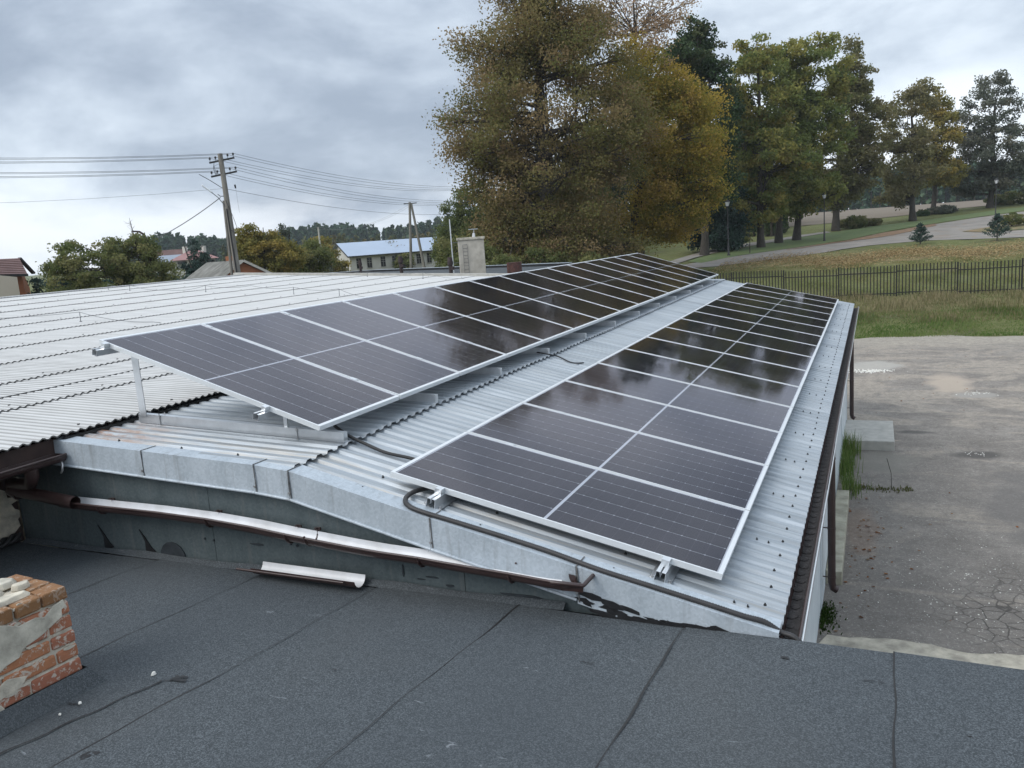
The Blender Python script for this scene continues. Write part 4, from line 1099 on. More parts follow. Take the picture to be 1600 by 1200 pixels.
# ------------------------------------------------------------------ yard things
def build_yard():
    o = MB().box2((-.575, 17.83, -4.80), (.40, 19.7, -4.59)).build('concrete_step', M['concrete'], None, loc=(-.1, 18.7, -4.8)); bevel(o, .012, 2)
    tag(o, 'pale square concrete step slab against the white wall', 'step')
    o = MB().box2((-.572, 10.9, -4.80), (-.37, 14.45, -4.60)).build('concrete_kerb', M['concrete_mossy'], None, loc=(-.47, 12.6, -4.8)); bevel(o, .012, 2)
    tag(o, 'long stained concrete kerb block at the foot of the white wall', 'kerb')
    fe = [(x, 9.47 + .05 * math.sin(x * 5) + random.uniform(-.03, .03), -4.80) for x in np.arange(6, -.6, -.12)]
    o = MB().prism([(-.62, 9.0, -4.80), (6, 9.0, -4.80)] + fe, (0, 0, .03)).build('concrete_strip', simple('sandy_concrete', (.44, .40, .32), .95, var=.25, nscale=7, dark=(.27, .245, .20), bump=.5), None, loc=(2, 9.3, -4.8))
    tag(o, kind='structure')
    tag(MB().tube([(.30, 15.2, -4.79), (.29, 15.25, -4.5), (.22, 15.3, -4.25)], .006, 5).build('dry_stalk', M['bark'], None, loc=(.3, 15.2, -4.79)), 'thin dry stalk standing in the weeds beside the yard crack', 'twig')
    # grass tufts by the wall and weeds in the crack
    def blades(name, lab, cat, pts, hmin, hmax, cols, w=.008, lean=.5, kind=None, n=None):
        V = []; F = []; A = []
        for (x, y, z) in pts:
            h = random.uniform(hmin, hmax); a = random.uniform(0, 6.28); l = h * random.uniform(.1, lean); dx, dy = math.cos(a) * l, math.sin(a) * l
            wx, wy = -math.sin(a) * w, math.cos(a) * w; k = len(V)
            V += [(x - wx, y - wy, z), (x + wx, y + wy, z), (x + dx * .4 + wx * .7, y + dy * .4 + wy * .7, z + h * .6), (x + dx * .4 - wx * .7, y + dy * .4 - wy * .7, z + h * .6), (x + dx, y + dy, z + h * .95), (x + dx + wx * .1, y + dy + wy * .1, z + h * .95)]
            F += [(k, k + 1, k + 2, k + 3), (k + 3, k + 2, k + 5, k + 4)]
            hu = random.random(); A += [hu, hu]
        o = np_mesh(name, np.array(V), np.array(F), cols, None, np.array(A))
        return tag(o, lab, cat, None, 'stuff')
    gr = mat_leaf('fresh_grass', [(.075, .135, .030), (.13, .20, .055), (.23, .25, .10)])
    dry = mat_leaf('dry_grass', [(.23, .20, .11), (.36, .30, .18), (.16, .19, .07)], .25)
    for (xa, xb, ya, yb, n, h, lab) in ((-.56, -.30, 17.1, 17.8, 240, .55, 'tall bright green grass tuft against the wall beside the step'), (-.57, -.33, 15.6, 17.0, 300, .42, 'long patch of green grass at the wall between step and kerb'), (-.50, -.22, 14.5, 15.5, 240, .30, 'green grass growing at the end of the kerb block')):
        blades('grass_tuft', lab, 'grass', [(xa + abs(random.gauss(0, .5)) * (xb - xa), (ya + yb) / 2 + random.gauss(0, .28) * (yb - ya), -4.79) for _ in range(n)], h * .35, h, gr, .006)
    blades('weeds', 'line of low weeds growing out of the crack in the yard', 'weeds', [(-.3 + .95 * random.random(), 15.15 + random.gauss(0, .07) + .08 * random.random(), -4.79) for _ in range(300)], .015, .07, mat_leaf('weed_leaf', [(.06, .08, .02), (.14, .13, .06), (.10, .12, .03)]), .008, 1.2)
    blades('moss', 'dark green moss in the corner by the downpipe foot', 'moss', [(-.575 + abs(random.gauss(0, .08)), random.gauss(9.9, .2), -4.79) for _ in range(420)], .015, .05, mat_leaf('moss_leaf', [(.02, .04, .01), (.05, .085, .02)]), .01, 1)
    # stones in the broken asphalt
    def stones(n, cx, cy, sx, sy, s0, s1, lab):
        mb = MB()
        for _ in range(n):
            x, y = random.gauss(cx, sx), random.gauss(cy, sy); s = random.uniform(s0, s1)
            mb.box((x, y, -4.79 + s * .12), (s, s * random.uniform(.6, 1), s * .35), Matrix.Rotation(random.uniform(0, 3), 3, (random.random(), random.random(), 1)), 0, s * .25)
        tag(mb.build('stones', M['paper'], None, loc=(cx, cy, -4.79)), lab, 'stones', None, 'stuff')
    stones(220, -.15, 27.3, .40, .16, .010, .030, 'pale broken stones in a row across the yard')
    stones(30, 2.4, 23.9, .22, .12, .008, .018, 'small stones at the edge of the pale pothole')
    stones(200, 1.2, 11.0, .8, 1.0, .003, .009, 'tiny pale chips over the crazed asphalt')
    stones(26, 1.85, 17.85, .12, .08, .005, .011, 'chips in the dark worn spot')
    o = MB().box((-.44, 11.0, -4.775), (.06, .03, .006), Matrix.Rotation(.5, 3, 'Z'), 0, .008).build('paper_scrap', M['paper'], None, loc=(-.44, 11, -4.79)); tag(o, 'scrap of white rubbish beside the kerb end', 'litter')
    # orange-brown dead leaves scattered on the yard
    V = []; F = []; A = []
    for _ in range(170):
        x, y = (random.gauss(-.1, .2), random.gauss(12.7, 1.4)) if random.random() < .5 else (random.uniform(-.5, 4), random.uniform(9.6, 33)); s = random.uniform(.012, .035); a = random.uniform(0, 3); k = len(V)
        for t in range(4): V.append((x + s * math.cos(a + t * 1.571), y + s * .7 * math.sin(a + t * 1.571), -4.785 + random.uniform(.001, .018)))
        F.append((k, k + 1, k + 2, k + 3)); A.append(random.random())
    tag(np_mesh('fallen_leaves', np.array(V), np.array(F), mat_leaf('dead_leaf', [(.10, .05, .03), (.28, .11, .04), (.22, .15, .08)]), None, np.array(A)), 'scattered brown fallen leaves on the yard', 'leaves', None, 'stuff')
    # verge grass between yard and fence
    def verge(name, lab, n, x0, x1, y0, y1, h0, h1, mat, w, dens=None, lean=.5):
        V = np.zeros((n, 6, 3)); x = RNG.uniform(x0, x1, n); y = RNG.uniform(y0, y1, n)
        if dens is not None:
            keep = dens(x, y); x, y = x[keep], y[keep]; n = len(x); V = np.zeros((n, 6, 3))
        z = np.array([terr(a, b) for a, b in zip(x, y)])
        h = RNG.uniform(h0, h1, n) * (.7 + .5 * np.sin(x * 1.7) * np.sin(y * 1.1 + x * .4)); h = np.maximum(h, h0 * .5)
        a = RNG.uniform(0, 6.28, n); l = h * RNG.uniform(.1, lean, n); dx, dy = np.cos(a) * l, np.sin(a) * l; wx, wy = -np.sin(a) * w, np.cos(a) * w
        for i, (fx, fw, fz) in enumerate(((0, -1, 0), (0, 1, 0), (.4, .7, .6), (.4, -.7, .6), (1, -.1, 1), (1, .1, 1))):
            V[:, i, 0] = x + dx * fx + wx * fw; V[:, i, 1] = y + dy * fx + wy * fw; V[:, i, 2] = z + h * fz * (.96)
        b = np.arange(n)[:, None] * 6
        F = np.concatenate([b + [0, 1, 2, 3], b + [3, 2, 5, 4]]); hu = RNG.uniform(0, 1, n)
        hu = np.clip(hu * .6 + .4 * (.5 + .5 * np.sin(x * .9 + 2 * np.sin(y * .8))), 0, 1)
        tag(np_mesh(name, V.reshape(-1, 3), F, mat, None, np.concatenate([hu, hu])), lab, 'grass', None, 'stuff')
    verge('verge_grass', 'short green grass bank at the edge of the yard', 52000, -14, 16, 35.0, 40, .05, .16, gr, .012)
    verge('tall_dry_grass', 'tall dry straw-coloured grass along the foot of the fence', 26000, -14, 16, 39.6, 44.2, .12, .44, dry, .010, lambda x, y: RNG.random(len(x)) < np.clip((y - 38.8) / 2.2, .1, 1) * (.35 + .65 * (np.sin(x * .55 + 1) * .5 + .5)))
    verge('verge_weeds', 'mixed green and brown weeds on the bank below the fence', 30000, -14, 16, 37.5, 44, .08, .30, mat_leaf('mixed_weeds', [(.09, .115, .036), (.19, .18, .085), (.31, .25, .15)], .3), .013)
    verge('lawn_grass', 'rough lawn grass beyond the fence', 60000, -14, 18, 44.2, 57, .05, .14, mat_leaf('lawn_blade', [(.13, .155, .05), (.22, .225, .09), (.34, .30, .155)], .3), .014)
    # leaf litter on the lawn
    n = 15000; x = RNG.normal(0, 7, n); y = 59.5 + RNG.normal(0, 1.9, n) + x * .05 + 1.2 * np.sin(x * .8); k = (x > -10) & (x < 16) & (y > 54) & (y < 65); x, y = x[k], y[k]; n = len(x)
    z = np.array([terr(a, b) for a, b in zip(x, y)]) + .06; s = RNG.uniform(.03, .07, n); a = RNG.uniform(0, 6.28, n)
    V = np.stack([np.stack([x + s * np.cos(a + t), y + s * np.sin(a + t), z + RNG.uniform(0, .05, n)], 1) for t in (0, 1.57, 3.14, 4.71)], 1).reshape(-1, 3)
    tag(np_mesh('lawn_leaf_litter', V, (np.arange(n)[:, None] * 4 + [0, 1, 2, 3]), mat_leaf('litter', [(.22, .145, .07), (.38, .27, .13), (.46, .36, .20)], .2), None, RNG.random(n)), 'golden brown fallen leaves in a band across the lawn', 'leaves', None, 'stuff')
build_yard()

# ------------------------------------------------------------------ metal fence
def build_fence():
    T = thing('metal_fence', 'dark metal picket fence running across the grass above the yard', 'fence', (1, 44, -4.1))
    sp = 2.62; posts = [6.24 + sp * k for k in range(-7, 4)]
    zz = lambda x: terr(x, 44) - .02
    H = 1.50
    pk = None
    for x in posts:
        MB().box2((x - .035, 43.97, zz(x) - .3), (x + .035, 44.03, zz(x) + H + .04)).build('post', M['iron_fence'], T)
    for i in range(len(posts) - 1):
        a, b = posts[i] + .035, posts[i + 1] - .035
        st = .10 * ((i * 7) % 3 - 1) * .4
        for h in (.17, H - .30):
            MB().bar((a, 44, zz(a) + h + st), (b, 44, zz(b) + h + st), .03, .045).build('rail', M['iron_fence'], T)
        n = 17
        for k in range(n):
            x = a + (b - a) * (k + .5) / n; z = zz(x) + st
            if pk is None:
                o = MB().box2((-.024, -.010, 0), (.024, .010, H - .03)).build('picket', M['iron_fence'], T, world=False); pk = o.data
            else:
                o = bpy.data.objects.new('picket', pk); COL.objects.link(o); o.parent = T
            o.location = Vector((x, 43.975, z + .05)) - T.location
build_fence()

# ------------------------------------------------------------------ trees
LEAF = {
    'oak': mat_leaf('oak_leaves', [(.095, .118, .038), (.175, .172, .062), (.27, .205, .098), (.35, .25, .14)], .45),
    'linden': mat_leaf('golden_linden_leaves', [(.125, .150, .040), (.27, .235, .052), (.43, .315, .062), (.50, .33, .12)], .45),
    'sparse': mat_leaf('thin_pinkish_leaves', [(0.276, 0.193, 0.110), (0.400, 0.276, 0.179), (0.469, 0.344, 0.166)]),
    'dark': mat_leaf('dark_green_leaves', [(0.035, 0.063, 0.032), (0.063, 0.098, 0.047), (0.118, 0.118, 0.063)], .2),
    'green': mat_leaf('lime_leaves', [(.105, .15, .050), (.19, .22, .072), (.30, .28, .085), (.38, .30, .10)], .4),
    'olive': mat_leaf('olive_leaves', [(0.110, 0.129, 0.055), (0.193, 0.184, 0.083), (0.258, 0.221, 0.120)]),
    'yellow': mat_leaf('yellowing_leaves', [(0.143, 0.149, 0.048), (0.254, 0.224, 0.067), (0.389, 0.284, 0.083)]),
    'bush': mat_leaf('walnut_leaves', [(.10, .135, .052), (.18, .20, .078), (.32, .29, .13)], .42),
    'spruce': mat_leaf('spruce_needles', [(0.023, 0.047, 0.037), (0.045, 0.077, 0.060), (0.079, 0.111, 0.092)], .1),
    'grey': mat_leaf('grey_green_leaves', [(0.089, 0.107, 0.081), (0.141, 0.156, 0.119), (0.178, 0.164, 0.119)]),
    'pine': mat_leaf('pine_foliage', [(0.040, 0.076, 0.050), (0.069, 0.111, 0.069), (0.107, 0.139, 0.078)], .15),
    'pineb': mat_leaf('mixed_wood_foliage', [(0.063, 0.095, 0.057), (0.126, 0.132, 0.063), (0.202, 0.158, 0.069)], .15),
}
def leaf_mesh(C, s, aspect=.7):
    """random diamonds at centres C of size s -> V, F"""
    n = len(C)
    a = RNG.normal(size=(n, 3)); a /= np.linalg.norm(a, axis=1)[:, None]
    b = RNG.normal(size=(n, 3)); b -= (a * b).sum(1)[:, None] * a; b /= np.linalg.norm(b, axis=1)[:, None]
    s = np.broadcast_to(s, n)[:, None]
    V = np.stack([C - a * s, C + b * s * aspect, C + a * s, C - b * s * aspect], 1).reshape(-1, 3)
    return V, np.arange(n)[:, None] * 4 + [0, 1, 2, 3]
def tree(name, label, base, lobes, n_leaf, leaf, mat, trunk_r, group=None, cat='tree', clus=.55, limbs=True, hue=(0, 1), th=None, sub=5, shell=.55, droop=0, cpl=110):
    bx, by, bz = base
    clus *= .74
    lobes = [(l[0], l[1], l[2], max(l[3] - clus * .55, l[3] * .6), max(l[4] - clus * .4, l[4] * .6)) for l in lobes]
    T = thing(name, label, cat, base, group)
    vol = np.array([l[3] ** 2 * l[4] for l in lobes]); vol = vol ** .8; vol /= vol.sum()
    trunk_r *= .82
    top = th if th else max(l[2] + l[4] * .6 for l in lobes)
    tx = np.average([l[0] for l in lobes], weights=vol); ty = np.average([l[1] for l in lobes], weights=vol)
    # trunk
    pts = []; rs = []; K = 12
    def tp(t):
        return Vector((bx + (tx - bx) * t * .7 + .25 * trunk_r * math.sin(t * 7 + bx), by + (ty - by) * t * .7 + .25 * trunk_r * math.cos(t * 6), bz + (top - bz) * t))
    for k in range(K + 1):
        t = k / K; pts.append(tp(t)); rs.append(trunk_r * (1.35 - .6 * min(1, t * 12) if t < .08 else .95) * (1 - t) ** .8 + .02)
    MB().tube(pts, rs, 9).build('trunk', M['bark'], T)
    CL = []; LB = MB(); tip = MB()
    for l in list(lobes):
        if l[3] > 1.5 and limbs:                 # side boughs break up the outline
            for _ in range(5):
                d = Vector((random.gauss(0, 1), random.gauss(0, 1), random.gauss(0, .8))).normalized(); q = random.uniform(.18, .36)
                lobes.append((l[0] + d.x * l[3] * 1.02, l[1] + d.y * l[3] * 1.02, l[2] + d.z * l[4] * 1.02, l[3] * q, l[4] * q * .75))
    vol = np.array([l[3] ** 2 * l[4] for l in lobes]); vol = vol ** .72; vol /= vol.sum()
    nc_tot = max(8, int(n_leaf / cpl))
    for li, (lx, ly, lz, lr, lh) in enumerate(lobes):
        nc = max(3, int(nc_tot * vol[li]))
        d = RNG.normal(size=(nc, 3)); d /= np.linalg.norm(d, axis=1)[:, None]
        rr = RNG.uniform(shell ** 3, 1, nc) ** (1 / 3)
        P = np.array([lx, ly, lz]) + d * rr[:, None] * np.array([lr, lr, lh])
        P[:, 2] = np.maximum(P[:, 2], bz + .25)
        CL.append(P)
        if limbs:
            hz = min(max((lz - lh * .9 - bz) / (top - bz), .12), .85)
            a = tp(hz); c = Vector((lx, ly, lz))
            mid = a.lerp(c, .5) + Vector((random.uniform(-.1, .1) * lr, random.uniform(-.1, .1) * lr, .18 * (c - a).length * random.uniform(-.2, 1)))
            r0 = trunk_r * .42 * (1 - hz) ** .5
            path = [a.lerp(mid, t).lerp(mid.lerp(c, t), t) for t in np.linspace(0, 1, 7)]
            LB.tube(path, [r0 * (1 - .65 * t) for t in np.linspace(0, 1, 7)], 6)
            for j in range(min(nc, sub * 3)):
                p = Vector(P[j]); t0 = random.uniform(.45, 1); s0 = path[int(t0 * 6)]
                mm = s0.lerp(p, .5) + Vector((0, 0, (p - s0).length * random.uniform(-.05, .18)))
                q = [s0.lerp(mm, t).lerp(mm.lerp(p, t), t) for t in np.linspace(0, 1, 5)]
                r1 = r0 * .30
                LB.tube(q, [r1 * (1 - .8 * t) + .008 for t in np.linspace(0, 1, 5)], 4, caps=False)
                for _ in range(3):
                    e = p + Vector((random.uniform(-1, 1), random.uniform(-1, 1), random.uniform(-.4, 1))) * (clus * .9)
                    LB.tube([q[3], e], [r1 * .25 + .006, .006], 3, caps=False)
    if LB.v: LB.build('limbs', M['bark'], T)
    P = np.concatenate(CL); nc = len(P)
    cr = RNG.uniform(.55, 1.25, nc) * clus
    w = cr ** 2; w /= w.sum()
    idx = RNG.choice(nc, n_leaf, p=w)
    off = np.clip(RNG.normal(size=(n_leaf, 3)), -1.9, 1.9) * cr[idx][:, None] * np.array([.8, .8, .5])
    C = P[idx] + off
    if droop: C[:, 2] -= droop * np.abs(off[:, 0] + off[:, 1])
    C[:, 2] = np.maximum(C[:, 2], bz + .05)
    ch = RNG.uniform(0, 1, nc)
    h = np.clip(.72 * ch[idx] + .28 * RNG.uniform(0, 1, n_leaf), 0, 1) * (hue[1] - hue[0]) + hue[0]
    C -= np.array([bx, by, bz])
    V, F = leaf_mesh(C, RNG.uniform(.65, 1.2, n_leaf) * leaf)
    np_mesh('crown', V, F, mat, T, h)
    return T
def build_trees():
    tree('oak_tree', 'huge brown-green autumn oak towering above the raised solar row', (-18.1, 46.6, -4.0),
         [(-17.5, 46.8, 6.4, 6.0, 7.4), (-21.0, 45.4, 6.0, 3.1, 2.0), (-20.5, 45.7, 9.9, 2.3, 2.2), (-18.8, 46.3, 12.6, 2.6, 2.2), (-16.2, 47.3, 13.8, 2.9, 3.0), (-19.9, 45.8, 3.0, 2.4, 2.3), (-18.0, 46.6, .9, 3.9, 2.5), (-14.7, 47.8, 6.2, 2.6, 4.6), (-20.4, 45.5, 0.3, 2.1, 1.8), (-16.2, 47.2, -.4, 3.5, 1.6), (-22.2, 44.9, 7.7, 1.1, 1.3), (-22.0, 44.9, 4.9, 1.1, 1.2), (-17.6, 46.8, 10.5, 3.4, 2.5)],
         165000, .078, LEAF['oak'], .66, clus=.92, hue=(.15, 1), cpl=230, sub=9, th=15.5, shell=.35)
    tree('linden_tree', 'golden yellow linden right of the big oak, lower half greenish', (-15.1, 53.9, -3.3),
         [(-12.5, 54.6, 5.7, 3.9, 4.0), (-10.8, 55.0, 3.7, 2.2, 2.6), (-12.5, 54.6, 1.3, 3.0, 2.2), (-13.9, 54.2, 9.6, 2.5, 2.6), (-10.3, 55.1, 6.2, 1.5, 1.9), (-15.6, 53.7, .6, 1.8, 1.5), (-11.6, 54.7, 8.6, 1.8, 1.8)],
         95000, .080, LEAF['linden'], .50, clus=.88, cpl=210, sub=8, shell=.35)
    tree('bare_topped_tree', 'tall tree behind the oak with thin pinkish leaves and bare twigs at its top', (-15.2, 57.5, -3.2),
         [(-14.7, 56.1, 13.4, 3.2, 2.2), (-13.0, 56.5, 14.3, 2.0, 1.8), (-16.2, 55.7, 14.9, 2.0, 2.2), (-12.5, 56.6, 12.0, 1.6, 1.7), (-14.5, 56.5, 9.5, 3, 2.5)],
         12000, .075, LEAF['sparse'], .38, clus=.75, sub=14, th=16)
    tree('dark_tree', 'dark green narrow tree between the golden linden and the lime row', (-12.5, 66.8, -2.3),
         [(-12.8, 66.8, 13.2, 2.5, 2.3), (-11.7, 67.0, 11.2, 1.9, 3.0), (-11.0, 67.1, 7.5, 1.9, 3.2), (-11.4, 67.0, 4.1, 1.9, 2.8)], 26000, .125, LEAF['dark'], .38, clus=.6)
    tree('spruce_thicket', 'dark conifer low under the golden linden, beside the footpath', (-13.4, 70.7, -2.2), [(-13.4, 70.7, .8, 2.8, 2.4), (-11.3, 71.1, 1.2, 1.7, 2.7), (-12.2, 71.0, -1.0, 2.5, 1.1)], 22000, .12, LEAF['spruce'], .25, clus=.6)
    g = 'lime trees along the footpath'
    tree('lime_tree', 'green lime tree, leftmost of the row, trunk beside the left lamp', (-8.75, 72.6, -2.06), [(-8.8, 72.6, 10.3, 2.8, 4.2), (-8.1, 72.6, 5.1, 3.0, 4.0), (-8.9, 72.6, 1.6, 2.3, 1.9), (-9.1, 72.5, 14.0, 1.6, 1.5), (-10.4, 72.3, 5.9, 1.7, 3.8)], 31000, .125, LEAF['green'], .34, g, clus=.62)
    tree('lime_tree', 'green lime tree with a dark leaning trunk, second in the row', (-7.75, 77.1, -1.89), [(-6.7, 77.2, 7.4, 2.7, 4.7), (-6.8, 77.2, 3.1, 2.6, 2.3), (-7.2, 77.2, 12.4, 2.4, 3.0)], 26000, .125, LEAF['green'], .36, g, clus=.62, hue=(0, .8))
    tree('lime_tree', 'green lime tree with a dark trunk just left of the middle lamp', (-6.47, 79.2, -1.8), [(-4.7, 79.3, 12.4, 3.0, 3.6), (-5.3, 79.2, 7.4, 3.2, 4.0), (-5.5, 79.2, 2.6, 2.8, 2.2)], 29000, .13, LEAF['green'], .38, g, clus=.64, hue=(0, .85))
    tree('lime_tree', 'green and brown lime tree right of the middle lamp with a thick short trunk', (-3.6, 89.4, -1.33), [(-2.1, 89.5, 13.9, 2.4, 3.2), (-1.3, 89.5, 9.9, 2.8, 2.9), (-2.7, 89.5, 6.2, 3.3, 3.2), (-3.0, 89.4, 3.0, 2.6, 2.2), (-.9, 89.5, 5.4, 1.9, 2.8)], 28000, .14, LEAF['olive'], .42, g, clus=.66)
    tree('old_tree', 'dark trunked tree standing behind the left lamp', (-11.3, 75.5, -2.0), [(-11.4, 75.5, 5.5, 2.0, 3.6), (-11.0, 75.5, 9.5, 1.8, 2.5)], 15000, .13, LEAF['dark'], .45, clus=.6)
    tree('maple_tree', 'yellowing tree left of the pair standing before the field', (3.77, 97.7, -.92), [(2.9, 97.8, 8.9, 2.9, 3.5), (3.6, 97.7, 4.6, 3.2, 3.0), (2.3, 97.8, 1.9, 2.2, 1.5), (4.5, 97.7, 11.4, 2.0, 1.6)], 19000, .13, LEAF['olive'], .38, 'pair of trees before the field', clus=.66, hue=(.3, 1))
    tree('maple_tree', 'golden topped tree right of the pair standing before the field', (6.2, 107.9, -.44), [(6.5, 107.8, 7.4, 2.5, 3.9), (7.1, 107.8, 4.2, 2.8, 1.8), (6.2, 107.8, 11.9, 1.7, 2.0)], 17000, .14, LEAF['yellow'], .34, 'pair of trees before the field', clus=.66)
    tree('ash_tree', 'round grey-green tree at the right edge behind the right lamp', (12.5, 113.0, -.19), [(12.4, 113.0, 10.6, 3.7, 4.6), (13.1, 112.9, 6.4, 4.6, 3.6), (11.3, 113.1, 3.2, 3.2, 1.9), (14.9, 112.7, 3.2, 3.2, 2.4)], 25000, .14, LEAF['grey'], .42, clus=.7)
    # left side
    tree('walnut_tree', 'broad green leafy tree behind the white roof at the left', (-33.4, 28.7, -4.8), [(-34.0, 27.9, 0.4, 1.7, 1.1), (-33.0, 29.1, 0.5, 1.5, 1.2), (-32.5, 29.7, -0.5, 1.5, 0.9), (-34.7, 27.0, -0.3, 1.3, 0.8), (-32.7, 29.4, 1.1, 0.9, 0.6), (-34.9, 26.8, 0.1, 0.9, 0.5), (-33.4, 28.7, -1.2, 2.6, 1.0)], 36000, .062, LEAF['bush'], .16, clus=.30, sub=5)
    tree('hedge', 'dark conifer hedge beside the cream gable', (-40.6, 29.1, -4.8), [(-40.0, 29.9, -.7, 1.1, .9), (-39.2, 31.0, -.9, 1.1, .8), (-38.2, 31.6, -1.0, 1.0, .7)], 9000, .07, LEAF['spruce'], .1, clus=.3, limbs=False, cat='hedge')
    tree('cherry_tree', 'yellow and green tree just right of the leaning wooden pole', (-35.9, 41.7, -4.1), [(-36.0, 41.5, 0.6, 1.4, 1.2), (-34.9, 42.5, 0.0, 1.5, 1.3), (-36.4, 41.2, 1.7, 0.7, 0.6), (-35.5, 42.0, 1.3, 1.0, 0.7)], 15000, .075, LEAF['yellow'], .14, clus=.36)
    tree('apple_tree', 'green tree between the brick gable and the young yellow tree', (-36.4, 47.8, -3.9), [(-36.5, 47.6, -.2, 1.5, 1.3), (-37.4, 47.0, -0.8, 1.5, 0.9)], 12000, .085, LEAF['bush'], .13, clus=.4)
    tree('birch_tree', 'small round yellow tree left of the white house with blue roof', (-58.6, 78.6, -3.0), [(-58.5, 78.7, 0.0, 1.9, 2.1), (-58.2, 78.9, -1.4, 2.2, 1.2)], 12000, .12, LEAF['yellow'], .13, clus=.5)
    tree('pear_tree', 'brownish small tree in front of the white house windows', (-58.7, 92.8, -2.8), [(-59.0, 93.2, -.4, 2.2, 1.5), (-59.2, 93.0, -1.6, 2.0, 0.7)], 6500, .12, LEAF['oak'], .12, clus=.5, hue=(.3, 1))
    tree('shrub', 'dense green shrub in front of the white house', (-55.2, 91.1, -2.8), [(-55.2, 91.1, -1.7, 1.3, 1.2)], 6000, .11, LEAF['bush'], .06, clus=.4, limbs=False, cat='shrub')
    tree('elder_bush', 'dark green bush tree directly left of the pale chimney', (-33.0, 61.7, -3.6), [(-33.4, 61.6, -0.4, 1.3, 1.5), (-32.7, 61.9, 1.3, 1.3, 1.5), (-31.1, 62.7, 2.5, 2.1, 2.4), (-31.9, 62.2, -0.4, 2.1, 2.0), (-29.8, 63.4, 1.2, 2.2, 2.4)], 26000, .095, LEAF['bush'], .2, clus=.48, hue=(0, .6))
    tree('spruce', 'grey-blue spruce left of the young yellow tree', (-44.1, 54.4, -3.7), [(-44.1, 54.4, .0, 1.5, 1.4), (-44.1, 54.4, -1.6, 2.1, 1.3), (-44.1, 54.4, 1.3, .8, .8), (-44.1, 54.4, 2.2, .35, .7), (-42.3, 55.7, -1.2, 1.6, 1.5)], 17000, .085, LEAF['grey'], .16, clus=.35, hue=(0, .6), droop=.2)
    tree('spruce', 'dark pointed spruce in front of the pink roofed house', (-52.7, 53.4, -3.5), [(-52.7, 53.4, -.6, 1.5, 1.3), (-52.7, 53.4, .6, .9, 1.0), (-52.7, 53.4, 1.6, .4, .7), (-53.6, 52.3, -1.5, 2.4, .9), (-55.2, 51.0, -1.3, 1.6, 1.0)], 15000, .09, LEAF['spruce'], .15, clus=.35, droop=.2)
    tree('shrub', 'olive undergrowth at the foot of the big oak behind the flat roof', (-19.5, 42.5, -4.1), [(-20.3, 41.8, -1.6, 2.4, 1.6), (-17.6, 43.2, -1.9, 2.6, 1.4), (-14.6, 44.5, -2.2, 2.4, 1.2), (-22.3, 42.5, -1.2, 1.6, 1.8)], 26000, .085, LEAF['bush'], .1, clus=.42, limbs=False, cat='shrub', hue=(.1, .9))
    # shrubs of the park side
    for (x, y, z, r, h, m, lab) in ((-2.05, 91.7, -1.22, 1.3, 1.0, 'bush', 'rounded green shrub right of the thick short trunk'), (-.2, 93.5, -1.1, .8, .6, 'olive', 'low shrub between the green shrub and the field'), (7.0, 107.5, -.45, 1.7, .65, 'grey', 'spreading grey-green shrub at the foot of the golden topped tree'),
                                    (5.0, 105.5, -.55, .8, .5, 'dark', 'small dark shrub between the pair of trees'), (15.6, 118, 0, 3.2, 1.2, 'bush', 'green shrubs at the right edge behind the ash tree')):
        tree('shrub', lab, (x, y, z), [(x, y, z + h * .6, r, h * .7)], int(3500 * r), .10, LEAF[m], .05, 'shrubs by the drive', 'shrub', .32, False)
    for x, y, r, lab in ((10.3, 78.6, .85, 'clipped round evergreen bush behind the right young pine'), (11.7, 79.6, .9, 'clipped round evergreen bush cut by the right edge of the photo')):
        z = terr(x, y); tree('round_bush', lab, (x, y, z), [(x, y, z + .62, r, .55)], 6000, .055, LEAF['bush'], .05, 'clipped bushes by the drive', 'bush', .16, False, shell=.8)
    # young pines on the lawn
    for i, (x, y, H) in enumerate(((3.0, 65.7, 1.45), (7.67, 65.0, 1.75))):
        z = terr(x, y); T = thing('young_pine', ('small young pine alone on the lawn' if i == 0 else 'small young pine in front of the right lamp'), 'pine', (x, y, z), 'young pines on the lawn')
        MB().tube([(x, y, z), (x, y, z + H)], [.04, .012], 6).build('trunk', M['bark'], T)
        C = []
        for b in range(70):
            t = random.uniform(.04, 1) ** .9; hh = H * t; L = (1 - t) * H * .58 + .07; a = random.uniform(0, 6.28)
            for q in range(46):
                u = random.random() ** .6; C.append((math.cos(a) * L * u + random.gauss(0, .05), math.sin(a) * L * u + random.gauss(0, .03), hh + L * u * .45 + random.gauss(0, .03)))
        V, F = leaf_mesh(np.array(C), .06, .35)
        np_mesh('crown', V, F, LEAF['spruce'], T, RNG.uniform(.3, 1, len(C)))
    tree('sapling', 'thin staked sapling beside the left lamp', (-8.9, 66.5, -2.3), [(-8.9, 66.5, -1.0, .35, .6)], 700, .05, LEAF['bush'], .03, clus=.12)
